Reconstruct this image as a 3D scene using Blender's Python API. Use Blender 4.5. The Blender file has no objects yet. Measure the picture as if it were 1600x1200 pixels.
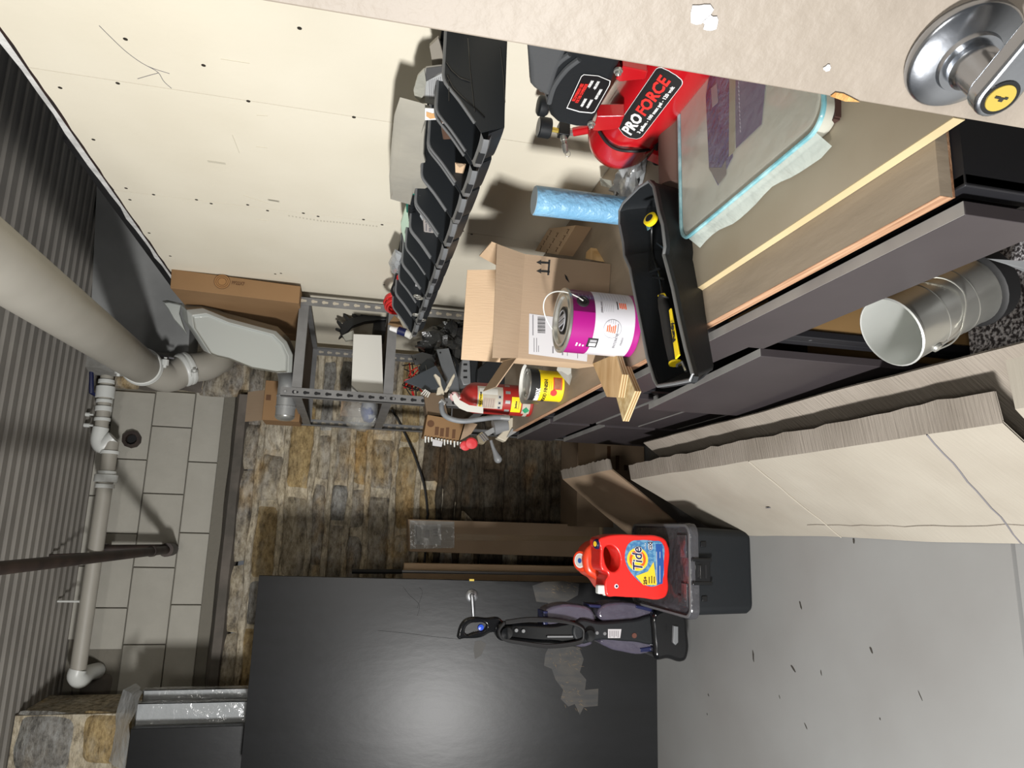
import bpy, bmesh, math, random
from mathutils import Vector, Matrix, noise
V = Vector
random.seed(7)
SC = bpy.context.scene
COL = SC.collection
PI = math.pi

# ------------------------------------------------------------------ camera
F = 1109.0
CAM = V((0.0, 0.0, 1.632))
ROT = Matrix(((0.02973297, 0.97971883, -0.19815895),
              (-0.22572127, -0.18654458, -0.95616475),
              (-0.97373809, 0.0731583, 0.21559685)))
cam_d = bpy.data.cameras.new('camera')
cam_d.sensor_fit = 'HORIZONTAL'; cam_d.sensor_width = 36.0
cam_d.lens = F / 1600 * 36
cam_d.clip_start = 0.02; cam_d.clip_end = 60
cam = bpy.data.objects.new('camera', cam_d); COL.objects.link(cam)
cam.matrix_world = Matrix.Translation(CAM) @ ROT.to_4x4()
SC.camera = cam

# ------------------------------------------------------------------ light
w = bpy.data.worlds.new('world'); SC.world = w; w.use_nodes = True
w.node_tree.nodes['Background'].inputs[0].default_value = (0.80, 0.84, 0.9, 1)
w.node_tree.nodes['Background'].inputs[1].default_value = 0.11

def area(name, loc, target, sx, sy, power, col):
    d = bpy.data.lights.new(name, 'AREA'); d.shape = 'RECTANGLE'; d.size = sx; d.size_y = sy
    d.energy = power; d.color = col
    o = bpy.data.objects.new(name, d); COL.objects.link(o)
    o.location = loc
    o.rotation_euler = (V(target) - V(loc)).to_track_quat('-Z', 'Y').to_euler()
    return o
area('hanging_light', (-1.75, 0.25, 1.50), (0.6, 2.8, 1.0), 0.5, 0.20, 135, (1.0, 0.985, 0.965))
area('doorway_light', (-0.45, -0.9, 2.55), (0.3, 2.4, 0.6), 0.45, 0.30, 26, (1.0, 0.96, 0.90))

vs = SC.view_settings
vs.view_transform = 'Standard'; vs.look = 'None'; vs.gamma = 1.0; vs.exposure = 0.05
vs.use_curve_mapping = False
SC.display_settings.display_device = 'sRGB'

# ------------------------------------------------------------------ pixel -> world
def ray(x, y): return ROT @ V((x - 800, -(y - 600), -F))
def onz(x, y, z): r = ray(x, y); return CAM + r * ((z - CAM.z) / r.z)
def onx(x, y, X): r = ray(x, y); return CAM + r * (X / r.x)
def ony(x, y, Y): r = ray(x, y); return CAM + r * (Y / r.y)
def onp(x, y, p, n):
    r = ray(x, y); return CAM + r * ((V(p) - CAM).dot(n) / r.dot(n))

# ------------------------------------------------------------------ materials
def lin(c):
    f = lambda v: (v / 12.92 if v <= 0.04045 else ((v + 0.055) / 1.055) ** 2.4)
    return tuple(f(v / 255.0) for v in c) + (1.0,)
def mat(name, c, rough=0.5, metal=0.0, c2=None, scale=6.0, detail=4.0, stretch=(1, 1, 1), lo=0.35, hi=0.65,
        bump=0.0, bscale=None, bstretch=None, spec=0.5, coat=0.0, trans=0.0, alpha=1.0, kind='noise', emit=None, bdist=0.01):
    m = bpy.data.materials.new(name); m.use_nodes = True
    nt = m.node_tree; N = nt.nodes; L = nt.links
    b = N['Principled BSDF']
    b.inputs['Base Color'].default_value = lin(c)
    b.inputs['Roughness'].default_value = rough
    b.inputs['Metallic'].default_value = metal
    b.inputs['Specular IOR Level'].default_value = spec
    b.inputs['Coat Weight'].default_value = coat
    b.inputs['Transmission Weight'].default_value = trans
    b.inputs['Alpha'].default_value = alpha
    tc = N.new('ShaderNodeTexCoord')
    def tex(sc, st, kd, det):
        mp = N.new('ShaderNodeMapping'); mp.inputs['Scale'].default_value = st
        L.new(tc.outputs['Object'], mp.inputs['Vector'])
        if kd == 'voronoi':
            t = N.new('ShaderNodeTexVoronoi'); t.inputs['Scale'].default_value = sc; o = t.outputs['Distance']
        elif kd == 'wave':
            t = N.new('ShaderNodeTexWave'); t.inputs['Scale'].default_value = sc
            t.inputs['Distortion'].default_value = 6; t.inputs['Detail'].default_value = det; o = t.outputs['Fac']
        else:
            t = N.new('ShaderNodeTexNoise'); t.inputs['Scale'].default_value = sc
            t.inputs['Detail'].default_value = det; o = t.outputs['Fac']
        L.new(mp.outputs[0], t.inputs['Vector'])
        return o
    if c2 is not None:
        o = tex(scale, stretch, kind, detail)
        r = N.new('ShaderNodeValToRGB')
        r.color_ramp.elements[0].position = lo; r.color_ramp.elements[1].position = hi
        r.color_ramp.elements[0].color = lin(c); r.color_ramp.elements[1].color = lin(c2)
        L.new(o, r.inputs[0]); L.new(r.outputs[0], b.inputs['Base Color'])
    if bump > 0:
        o = tex(bscale or scale * 4, bstretch or stretch, 'noise', 5)
        bp = N.new('ShaderNodeBump'); bp.inputs['Strength'].default_value = bump; bp.inputs['Distance'].default_value = bdist
        L.new(o, bp.inputs['Height']); L.new(bp.outputs[0], b.inputs['Normal'])
    return m

M = {}
M['drywall'] = mat('cream drywall paper', (226, 220, 203), 0.85, c2=(216, 209, 190), scale=1.6, lo=.3, hi=.7, bump=.05, bscale=60, spec=.2)
M['drywall_print'] = mat('faded print', (196, 190, 172), 0.9)
M['gypsum'] = mat('gypsum core', (226, 226, 224), 0.9, c2=(190, 190, 188), scale=20, bump=.3)
M['brown_gap'] = mat('brown plywood edge', (48, 28, 22), 0.8, c2=(30, 22, 20), scale=12)
M['track'] = mat('dark steel track', (52, 53, 56), 0.5, 0.6, c2=(40, 40, 43), scale=9)
M['screw'] = mat('dark screw head', (60, 56, 50), 0.5, 0.4)
M['greywall'] = mat('grey painted wall', (142, 143, 142), 0.8, c2=(124, 125, 124), scale=3, bump=.15)
M['ledge'] = mat('white painted concrete', (148, 147, 143), 0.85, c2=(112, 110, 104), scale=7, bump=.5)
M['mortar'] = mat('grey brown mortar', (118, 110, 96), 0.95, c2=(82, 76, 66), scale=9, bump=1, bscale=26)
M['mortar_dark'] = mat('damp shaded mortar', (62, 56, 47), 0.95, c2=(42, 38, 33), scale=9, bump=1, bscale=26)
def stone(nm, cols, dark=1.0, bstr=1.0):
    """rubble: large stains run across neighbouring stones, lime bloom and grain on top"""
    m = bpy.data.materials.new(nm); m.use_nodes = True; nt = m.node_tree; N = nt.nodes; L = nt.links
    b = N['Principled BSDF']; b.inputs['Roughness'].default_value = .93; b.inputs['Specular IOR Level'].default_value = .2
    geo = N.new('ShaderNodeNewGeometry'); oi = N.new('ShaderNodeObjectInfo')
    def nz(sc, det, st=(1, 1, 1), rough=.6):
        mp = N.new('ShaderNodeMapping'); mp.inputs['Scale'].default_value = st; L.new(geo.outputs['Position'], mp.inputs['Vector'])
        t = N.new('ShaderNodeTexNoise'); t.inputs['Scale'].default_value = sc; t.inputs['Detail'].default_value = det; t.inputs['Roughness'].default_value = rough
        L.new(mp.outputs[0], t.inputs['Vector']); return t.outputs['Fac']
    def ramp(fac, stops):
        r = N.new('ShaderNodeValToRGB'); e = r.color_ramp.elements
        stops = [(p_, tuple(min(255, v * 1.28) for v in c_)) for p_, c_ in stops]
        while len(e) < len(stops): e.new(.5)
        for q, (p_, c_) in zip(e, stops): q.position = p_; q.color = lin(tuple(v * dark for v in c_))
        L.new(fac, r.inputs[0]); return r.outputs[0]
    def mix(f, a_, b_, mode='MIX'):
        x = N.new('ShaderNodeMix'); x.data_type = 'RGBA'; x.blend_type = mode
        if isinstance(f, float): x.inputs[0].default_value = f
        else: L.new(f, x.inputs[0])
        L.new(a_, x.inputs[6]); L.new(b_, x.inputs[7]); return x.outputs[2]
    base = ramp(nz(2.2, 3, (.8, 1, 1.8)), [(.32, cols[0]), (.45, cols[1]), (.55, cols[2]), (.66, cols[3])])
    tint = ramp(oi.outputs['Random'], [(0, cols[0]), (.35, cols[1]), (.7, cols[2]), (1, cols[0])])
    c = mix(.40, base, tint)
    fine = ramp(nz(24, 8, (.7, 1, 1.5), .75), [(.36, (60, 55, 48)), (.47, (150, 145, 135)), (.62, (214, 208, 196))])
    c = mix(.62, c, fine, 'OVERLAY')
    bloom = nz(5.5, 9, (.8, 1, 1.6), .7); r2 = N.new('ShaderNodeMapRange'); r2.inputs[1].default_value = .52; r2.inputs[2].default_value = .68; r2.inputs[4].default_value = .6
    L.new(bloom, r2.inputs[0]); wh = ramp(bloom, [(0, cols[4]), (1, cols[4])])
    c = mix(r2.outputs[0], c, wh)
    L.new(c, b.inputs['Base Color'])
    bp = N.new('ShaderNodeBump'); bp.inputs['Strength'].default_value = bstr; bp.inputs['Distance'].default_value = .03; L.new(nz(16, 10, (.6, 1, 1.8), .7), bp.inputs['Height']); L.new(bp.outputs[0], b.inputs['Normal'])
    return m
RUB = stone('rubble stone', [(112, 105, 92), (128, 121, 107), (108, 106, 104), (128, 108, 74), (176, 170, 158)])
STONES = [RUB, RUB, stone('pale mortared stone', [(150, 143, 128), (160, 152, 136), (136, 132, 124), (150, 130, 96), (186, 180, 166)]),
          stone('ochre stained stone', [(126, 110, 80), (136, 120, 90), (118, 106, 84), (136, 108, 66), (160, 150, 130)]),
          stone('blue grey stone', [(106, 106, 106), (116, 116, 114), (98, 98, 98), (114, 108, 98), (164, 162, 156)])]
DARKST = [stone('damp shaded stone', [(64, 58, 48), (70, 62, 52), (56, 54, 50), (76, 60, 42), (92, 86, 76)])] * 2  # wet stone; the shade of the low corner is put into the colour too
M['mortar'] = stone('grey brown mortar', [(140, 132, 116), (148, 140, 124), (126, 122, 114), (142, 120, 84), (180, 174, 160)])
M['mortar_dark'] = stone('damp shaded mortar', [(58, 52, 44), (64, 56, 46), (50, 48, 44), (68, 54, 38), (84, 78, 68)])  # part wet, part shade painted into the tone
M['block'] = mat('white painted block', (178, 175, 165), 0.8, c2=(160, 157, 147), scale=2.5, bump=.25, bscale=30)
M['block_mortar'] = mat('painted block joint', (118, 114, 104), 0.9, bump=.5, bscale=30)
M['sill'] = mat('smooth brown grey sill', (104, 97, 90), 0.85, c2=(80, 76, 70), scale=6, bump=.4)
M['deck'] = mat('grey painted steel deck', (138, 134, 127), 0.7, c2=(122, 118, 112), scale=2.5, bump=.1)
M['concrete'] = mat('grey sealed concrete floor', (150, 151, 150), 0.55, c2=(138, 137, 135), scale=1.3, detail=6, lo=.3, hi=.7, bump=.06, bscale=14, spec=.35)
M['joint'] = mat('dark floor joint', (50, 48, 46), 0.9)
M['chip'] = mat('dark floor chip', (58, 55, 50), 0.9)
M['door'] = mat('beige painted door', (138, 129, 118), 0.55, c2=(129, 120, 109), scale=5, detail=6, bump=.25, bscale=40)
M['rawwood'] = mat('raw splintered wood', (206, 160, 98), 0.9, c2=(170, 120, 66), scale=30, stretch=(1, 1, 5), bump=.6)
M['chrome'] = mat('brushed chrome', (176, 180, 186), 0.24, 1.0, bump=.03, bscale=50)
M['satin'] = mat('satin nickel', (165, 167, 170), 0.38, 0.9)
M['brass'] = mat('brass', (222, 196, 96), 0.35, 0.7)
M['black'] = mat('black plastic', (18, 20, 22), 0.38)
M['blackgloss'] = mat('glossy black plastic', (14, 15, 17), 0.16, coat=.3)
M['blackmatte'] = mat('matte black plastic', (26, 29, 32), 0.55, spec=.35, bump=.05, bscale=80)
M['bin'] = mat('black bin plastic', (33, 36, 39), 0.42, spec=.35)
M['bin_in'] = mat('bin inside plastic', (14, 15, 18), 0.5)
M['bin_lip'] = mat('worn grey bin rim', (104, 106, 108), 0.4)
M['slab'] = mat('black stained veneer', (19, 20, 22), 0.35, c2=(15, 16, 17), scale=3, stretch=(5, 1, .5), bump=.12, bscale=9, bstretch=(2.5, 1, 1.0), spec=.27, bdist=.004)
M['slab_edge'] = mat('dark slab edge', (24, 24, 26), 0.5)
M['cab'] = mat('dark espresso cabinet', (60, 55, 57), 0.40, c2=(55, 50, 52), scale=4, bump=.03, spec=.5)
M['cab_black'] = mat('black cabinet carcass', (22, 22, 26), 0.5)
M['cab_edge'] = mat('grey lit top edge', (150, 149, 145), 0.55, c2=(134, 132, 130), scale=8)  # lighter than the fronts: light from above put into the colour
M['tan_panel'] = mat('tan cabinet interior', (132, 104, 66), 0.6, c2=(122, 96, 60), scale=2)
M['ply_top'] = mat('dirty plywood top', (158, 144, 126), 0.7, c2=(136, 124, 108), scale=4, stretch=(2.5, .6, 1), detail=8, bump=.1)
M['ply_top2'] = mat('dusty beige board top', (166, 156, 138), 0.6, c2=(150, 138, 118), scale=2.5, detail=6)
M['ply_edge'] = mat('raw plywood edge', (190, 152, 120), 0.8, c2=(138, 98, 70), scale=30, stretch=(1, .15, 6), bump=.4)
M['cream'] = mat('cream board edge', (190, 174, 136), 0.7, c2=(180, 162, 124), scale=5)
M['plyface'] = mat('light plywood face', (216, 184, 136), 0.7, c2=(190, 152, 102), scale=7, stretch=(1, 4, 1))
M['osb'] = mat('pale speckled particle face', (222, 204, 160), 0.8, c2=(186, 160, 112), scale=45, lo=.3, hi=.6)
M['plydark'] = mat('dark ply layer', (142, 108, 66), 0.8)
M['card'] = mat('brown cardboard', (164, 143, 120), 0.85, c2=(152, 131, 109), scale=3, bump=.08, bscale=12, bstretch=(14, 1, 1), spec=.15)
M['card_light'] = mat('light cardboard', (206, 180, 150), 0.85, c2=(196, 168, 137), scale=3, bump=.15, bscale=20, bstretch=(12, 1, 1), spec=.15)
M['card_orange'] = mat('orange brown cardboard', (142, 112, 80), 0.8, c2=(132, 103, 72), scale=3, spec=.2)
M['card_pale'] = mat('pale dusty cardboard', (168, 162, 150), 0.9, c2=(154, 147, 135), scale=3.5, detail=8, lo=.3, hi=.7, bump=.10, bscale=9, bstretch=(1, 12, 1), spec=.12)
M['card_grey'] = mat('greyish cardboard top flap', (150, 142, 132), 0.9, c2=(132, 124, 114), scale=4, bump=.4, bscale=10, bstretch=(1, 14, 1), spec=.12)
M['card_dark'] = mat('dark brown cardboard', (112, 94, 74), 0.85, c2=(100, 84, 66), scale=3)
M['ink'] = mat('black ink', (24, 24, 24), 0.7)
M['inkgrey'] = mat('grey ink', (110, 108, 112), 0.8)
M['inkbrown'] = mat('brown ink', (92, 62, 38), 0.8)
M['label'] = mat('white paper label', (192, 191, 193), 0.6)
M['paper'] = mat('white card', (206, 205, 198), 0.6)
M['red'] = mat('glossy red enamel', (186, 24, 32), 0.22, c2=(176, 20, 28), scale=2, coat=.5)
M['redplastic'] = mat('red jug plastic', (226, 40, 34), 0.3, coat=.2)
M['redtext'] = mat('red print', (226, 50, 44), 0.6)
M['redext'] = mat('dusty red cylinder', (158, 38, 34), 0.4, c2=(120, 62, 54), scale=7, lo=.5, hi=.8)
M['white'] = mat('white print', (236, 236, 236), 0.5)
M['whiteplastic'] = mat('white plastic', (214, 216, 212), 0.35)
M['cover'] = mat('grey white moulded plastic', (172, 176, 172), 0.3, coat=.2)
M['pvc'] = mat('off white painted pipe', (168, 164, 154), 0.5, c2=(158, 154, 144), scale=3)
M['iron'] = mat('brown iron pipe', (62, 50, 44), 0.55, 0.2, c2=(44, 36, 33), scale=10)
M['navy'] = mat('navy plastic', (24, 30, 70), 0.35)
M['blue'] = mat('blue print', (40, 86, 160), 0.4)
M['bluelabel'] = mat('speckled blue label', (64, 120, 168), 0.4, c2=(110, 160, 192), scale=60, lo=.45, hi=.6)
M['yellow'] = mat('yellow print', (244, 214, 28), 0.45)
M['orange'] = mat('orange print', (236, 96, 30), 0.45)
M['tideyellow'] = mat('warm yellow print', (250, 206, 50), 0.4)
M['green'] = mat('green print', (40, 140, 96), 0.5)
M['teal'] = mat('teal plastic', (28, 104, 88), 0.4)
M['palegreen'] = mat('pale green plastic', (182, 204, 184), 0.4)
M['foam'] = mat('light blue foil foam', (124, 174, 206), 0.35, c2=(100, 152, 190), scale=5, bump=.8, bscale=45, coat=.3)
M['foam_in'] = mat('grey foam core', (170, 180, 184), 0.8)
M['tin'] = mat('shiny tin', (196, 196, 190), 0.28, .75, c2=(170, 170, 164), scale=4)
M['tin_in'] = mat('tin inside', (214, 216, 212), 0.35, .55)
M['galv'] = mat('galvanised duct', (166, 168, 168), 0.4, 0.5)
M['steelshelf'] = mat('grey painted slotted steel', (124, 124, 124), 0.5, 0.2, c2=(108, 108, 108), scale=10)
M['hole'] = mat('dark slot', (18, 18, 20), 0.8)
M['hole_light'] = mat('slot showing wall', (176, 168, 152), 0.8)
M['brownboard'] = mat('dark brown chipboard', (82, 66, 50), 0.8)
M['purple'] = mat('magenta can band', (158, 26, 122), 0.3, coat=.3)
M['purple2'] = mat('dark plum can band', (96, 18, 74), 0.3, coat=.3)
M['canwhite'] = mat('white can label', (204, 204, 210), 0.35, coat=.2)
M['labelgrey'] = mat('grey fine print', (150, 150, 154), 0.6)
M['lavender'] = mat('mauve grey paper', (112, 104, 124), 0.5, c2=(98, 90, 118), scale=5)
M['violet'] = mat('violet foil', (72, 64, 104), 0.25, c2=(100, 96, 126), scale=20, lo=.4, hi=.6, bump=.5)
M['glassedge'] = mat('pale blue plastic rim', (112, 168, 178), 0.15, c2=(170, 214, 220), scale=30, coat=.5, lo=.4, hi=.7)
M['greenglass'] = mat('grey green glass', (196, 194, 182), 0.2, c2=(176, 180, 170), scale=3, bump=.1, coat=.3)
M['felt'] = mat('speckled grey felt', (186, 184, 186), 0.95, c2=(58, 54, 56), scale=120, detail=3, lo=.42, hi=.56, bump=.8, bscale=120)
M['feltedge'] = mat('cut felt edge', (150, 147, 148), 0.95, c2=(70, 66, 68), scale=90, lo=.4, hi=.6)
M['cordred'] = mat('red cord', (206, 40, 40), 0.4)
M['rubber'] = mat('black rubber', (22, 22, 23), 0.6)
M['baggrey'] = mat('crumpled black bag', (58, 58, 56), 0.25, c2=(36, 36, 36), scale=5, bump=.9, bscale=9, coat=.4, bdist=.03)
M['plate'] = mat('grey steel plate', (122, 126, 130), 0.4, 0.5, c2=(104, 108, 112), scale=5)
M['platedark'] = mat('dark grey sheet steel', (82, 88, 94), 0.4, 0.5, c2=(70, 76, 82), scale=4)
M['greyplastic'] = mat('grey plastic', (120, 122, 124), 0.4)
M['pink'] = mat('worn red plastic', (196, 52, 56), 0.4)
M['gaugepink'] = mat('faded gauge face', (190, 150, 150), 0.4)
M['hose'] = mat('grey hose', (132, 136, 140), 0.5, c2=(108, 112, 116), scale=12)
M['cork'] = mat('tan picture', (206, 160, 108), 0.7)
M['stainlabel'] = mat('wood picture', (140, 84, 58), 0.6, c2=(176, 116, 82), scale=30)

def film(name, c, fac, rough=.12):
    m = bpy.data.materials.new(name); m.use_nodes = True
    nt = m.node_tree; N = nt.nodes; L = nt.links
    b = N['Principled BSDF']; b.inputs['Base Color'].default_value = lin(c); b.inputs['Roughness'].default_value = rough
    b.inputs['Coat Weight'].default_value = .5
    t = N.new('ShaderNodeBsdfTransparent'); mx = N.new('ShaderNodeMixShader'); mx.inputs[0].default_value = fac
    tc = N.new('ShaderNodeTexCoord'); n = N.new('ShaderNodeTexNoise'); n.inputs['Scale'].default_value = 14; n.inputs['Detail'].default_value = 4
    L.new(tc.outputs['Object'], n.inputs['Vector'])
    bp = N.new('ShaderNodeBump'); bp.inputs['Strength'].default_value = .7; bp.inputs['Distance'].default_value = .02
    L.new(n.outputs['Fac'], bp.inputs['Height']); L.new(bp.outputs[0], b.inputs['Normal'])
    L.new(t.outputs[0], mx.inputs[1]); L.new(b.outputs[0], mx.inputs[2])
    L.new(mx.outputs[0], N['Material Output'].inputs['Surface'])
    return m
M['film'] = film('clear plastic film', (206, 208, 204), .32)
M['film_grey'] = film('cloudy plastic', (168, 168, 158), .82, .25)
M['film_tank'] = film('smoky tank plastic', (92, 88, 104), .72, .12)
M['film_lid'] = film('smoky lid plastic', (78, 78, 82), .75, .15)
M['film_wrap'] = film('silvery stretch wrap', (190, 194, 196), .72, .14)

# ------------------------------------------------------------------ geometry
ORG = {}
def place(o, verts_min, verts_max, parent):
    pass
class G:
    def __init__(s): s.v = []; s.f = []; s.mi = []; s.cur = 0
    def add(s, vs, fs):
        n = len(s.v); s.v += [V(p) for p in vs]
        s.f += [tuple(i + n for i in f) for f in fs]; s.mi += [s.cur] * len(fs); return s
    def hexa(s, p):  # bottom 4 then top 4
        return s.add(p, [(3, 2, 1, 0), (4, 5, 6, 7), (0, 1, 5, 4), (1, 2, 6, 5), (2, 3, 7, 6), (3, 0, 4, 7)])
    def box(s, a, b):
        x0, y0, z0 = a; x1, y1, z1 = b
        return s.hexa([(x0, y0, z0), (x1, y0, z0), (x1, y1, z0), (x0, y1, z0), (x0, y0, z1), (x1, y0, z1), (x1, y1, z1), (x0, y1, z1)])
    def prism(s, pts, vec):
        pts = [V(p) for p in pts]; vec = V(vec); n = len(pts)
        nr = V((0, 0, 0))
        for i in range(n): nr += pts[i].cross(pts[(i + 1) % n])
        if nr.dot(vec) > 0: pts = pts[::-1]
        return s.add(pts + [p + vec for p in pts], [tuple(range(n)), tuple(range(2 * n - 1, n - 1, -1))] +
                     [(i, i + n, (i + 1) % n + n, (i + 1) % n) for i in range(n)])
    def loft(s, rings, c0=True, c1=True, closed=True):
        n = len(rings[0]); vs = [p for r in rings for p in r]; fs = []
        for k in range(len(rings) - 1):
            for i in range(n if closed else n - 1):
                j = (i + 1) % n; fs.append((k * n + i, k * n + j, (k + 1) * n + j, (k + 1) * n + i))
        if c0: fs.append(tuple(range(n - 1, -1, -1)))
        if c1: fs.append(tuple(range((len(rings) - 1) * n, len(rings) * n)))
        return s.add(vs, fs)
    def tube(s, path, r, n=8, closed=False):
        path = [V(p) for p in path]; m = len(path); rings = []
        prev = None
        for i, p in enumerate(path):
            if closed: t = path[(i + 1) % m] - path[i - 1]
            else: t = path[min(i + 1, m - 1)] - path[max(i - 1, 0)]
            t.normalize()
            if prev is None:
                a = t.orthogonal().normalized()
            else:
                a = (prev - t * prev.dot(t)).normalized()
            prev = a; b = t.cross(a); rr = r[i] if isinstance(r, (list, tuple)) else r
            rings.append([p + (a * math.cos(2 * PI * k / n) + b * math.sin(2 * PI * k / n)) * rr for k in range(n)])
        if closed: rings.append(rings[0]); return s.loft(rings, False, False)
        return s.loft(rings)
    def cyl(s, p0, p1, r0, r1=None, n=20):
        return s.tube([p0, p1], [r0, r0 if r1 is None else r1], n)
    def lathe(s, prof, base, axis=(0, 0, 1), n=28, up=None, c0=True):
        ax = V(axis).normalized(); a = (V(up) if up else ax.orthogonal()).normalized(); b = ax.cross(a); base = V(base); rings = []
        for r, h in prof:
            rings.append([base + ax * h + (a * math.cos(2 * PI * k / n) + b * math.sin(2 * PI * k / n)) * r for k in range(n)])
        return s.loft(rings, c0)
    def mesh(s, name):
        me = bpy.data.meshes.new(name); return me
    def out(s, name, m, parent=None, bevel=0, smooth=False, sub=0, seg=2, label=None, cat=None, group=None, kind=None, fix=True):
        lo = V((min(p[i] for p in s.v) for i in range(3))); hi = V((max(p[i] for p in s.v) for i in range(3)))
        off = V(((lo.x + hi.x) / 2, (lo.y + hi.y) / 2, lo.z))
        me = bpy.data.meshes.new(name)
        me.from_pydata([p - off for p in s.v], [], s.f)
        ms = m if isinstance(m, (list, tuple)) else [m]
        for q in ms: me.materials.append(M[q] if isinstance(q, str) else q)
        for i, p in enumerate(me.polygons): p.material_index = s.mi[i] if len(ms) > 1 else 0
        if fix:
            bm = bmesh.new(); bm.from_mesh(me); bmesh.ops.recalc_face_normals(bm, faces=bm.faces); bm.to_mesh(me); bm.free()
        if smooth:
            for p in me.polygons: p.use_smooth = True
        return reg(name, me, off, parent, bevel, smooth, sub, seg, label, cat, group, kind)
def reg(name, me, off, parent, bevel=0, smooth=False, sub=0, seg=2, label=None, cat=None, group=None, kind=None):
    o = bpy.data.objects.new(name, me); COL.objects.link(o)
    ORG[o] = off
    if parent is not None: o.parent = parent; o.location = off - ORG[parent]
    else: o.location = off
    if bevel:
        b = o.modifiers.new('b', 'BEVEL'); b.width = bevel; b.segments = seg; b.limit_method = 'ANGLE'; b.angle_limit = .6
        for p in me.polygons: p.use_smooth = True
    if sub:
        q = o.modifiers.new('s', 'SUBSURF'); q.levels = sub; q.render_levels = sub
    if (bevel or smooth) and not sub:
        wn = o.modifiers.new('w', 'WEIGHTED_NORMAL'); wn.keep_sharp = True
        try:
            me.set_sharp_from_angle(angle=.7)
        except Exception: pass
    if label: o['label'] = label
    if cat: o['category'] = cat
    if group: o['group'] = group
    if kind: o['kind'] = kind
    return o
def thing(name, label, cat, loc, group=None, kind=None):
    o = bpy.data.objects.new(name, None); COL.objects.link(o); o.location = loc; o.empty_display_size = .05
    ORG[o] = V(loc)
    if label: o['label'] = label
    if cat: o['category'] = cat
    if group: o['group'] = group
    if kind: o['kind'] = kind
    return o
def from_curve(cu, fmap, name, m, parent, smooth=False, **kw):
    tmp = bpy.data.objects.new('tmp', cu); COL.objects.link(tmp)
    dg = bpy.context.evaluated_depsgraph_get()
    me = bpy.data.meshes.new_from_object(tmp.evaluated_get(dg))
    bpy.data.objects.remove(tmp)
    g = G()
    g.v = [fmap(v.co) for v in me.vertices]; g.f = [tuple(p.vertices) for p in me.polygons]; g.mi = [0] * len(g.f)
    bpy.data.meshes.remove(me)
    if not g.v: return None
    return g.out(name, m, parent, smooth=smooth, fix=False, **kw)
def text(body, org, right, up, size, m, parent, name='lettering', width=None, bold=0.0, depth=.0004, align='CENTER', shear=0, fmap=None, lift=.0006, spacing=1):
    cu = bpy.data.curves.new('t', 'FONT'); cu.body = body; cu.size = size; cu.align_x = align; cu.align_y = 'CENTER'
    cu.offset = bold; cu.extrude = depth; cu.resolution_u = 2; cu.shear = shear; cu.space_line = spacing
    R = V(right).normalized(); U = V(up); U = (U - R * U.dot(R)).normalized(); Nn = R.cross(U); O = V(org)
    sx = 1.0
    if width:
        tmp = bpy.data.objects.new('tmp', cu); COL.objects.link(tmp); bpy.context.view_layer.update()
        d = tmp.dimensions.x
        bpy.data.objects.remove(tmp)
        if d > 0: sx = width / d
    f = fmap or (lambda c: O + R * c.x * sx + U * c.y + Nn * (c.z + lift + depth))
    if fmap: f = lambda c: fmap(c.x * sx, c.y, c.z + lift + depth)
    return from_curve(cu, f, name, m, parent)
def solid(outl, org, right, up, ext, bev, m, parent, name, smooth_pts=False, bres=2, **kw):
    """extruded outline(s) with rounded edges; further outlines are holes"""
    cu = bpy.data.curves.new('s', 'CURVE'); cu.dimensions = '2D'; cu.fill_mode = 'BOTH'
    cu.extrude = ext; cu.bevel_depth = bev; cu.bevel_resolution = bres; cu.resolution_u = 5
    if bev: cu.offset = -bev
    for pts in outl:
        if smooth_pts:
            sp = cu.splines.new('BEZIER'); sp.bezier_points.add(len(pts) - 1)
            for b, p in zip(sp.bezier_points, pts):
                b.co = (p[0], p[1], 0); b.handle_left_type = 'AUTO'; b.handle_right_type = 'AUTO'
        else:
            sp = cu.splines.new('POLY'); sp.points.add(len(pts) - 1)
            for b, p in zip(sp.points, pts): b.co = (p[0], p[1], 0, 1)
        sp.use_cyclic_u = True
    R = V(right).normalized(); U = V(up); U = (U - R * U.dot(R)).normalized(); Nn = R.cross(U); O = V(org)
    return from_curve(cu, lambda c: O + R * c.x + U * c.y + Nn * c.z, name, m, parent, smooth=True, **kw)
XZ = ((1, 0, 0), (0, 0, 1))
def pxy(pts, Y):  # pixels -> (X,Z) at depth Y
    return [(ony(x, y, Y).x, ony(x, y, Y).z) for x, y in pts]
def solidY(px, Y, depth, bev, m, parent, name, smooth_pts=False, **kw):
    """outline seen in the plane Y, solid going back by depth"""
    outl = [pxy(p, Y) for p in px]
    return solid(outl, (0, Y + depth / 2, 0), *XZ, max(depth / 2 - bev, 0), bev, m, parent, name, smooth_pts, **kw)
def arc(c, a, b, t0, t1, n):
    c = V(c); a = V(a); b = V(b)
    return [c + a * math.cos(t0 + (t1 - t0) * i / n) + b * math.sin(t0 + (t1 - t0) * i / n) for i in range(n + 1)]
def spline(pts, k=6):
    pts = [V(p) for p in pts]; P = [pts[0]] + pts + [pts[-1]]; o = []
    for i in range(1, len(P) - 2):
        for j in range(k):
            t = j / k; a, b, c, d = P[i - 1], P[i], P[i + 1], P[i + 2]
            o.append(.5 * ((2 * b) + (c - a) * t + (2 * a - 5 * b + 4 * c - d) * t * t + (3 * b - a - 3 * c + d) * t ** 3))
    o.append(pts[-1]); return o
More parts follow.
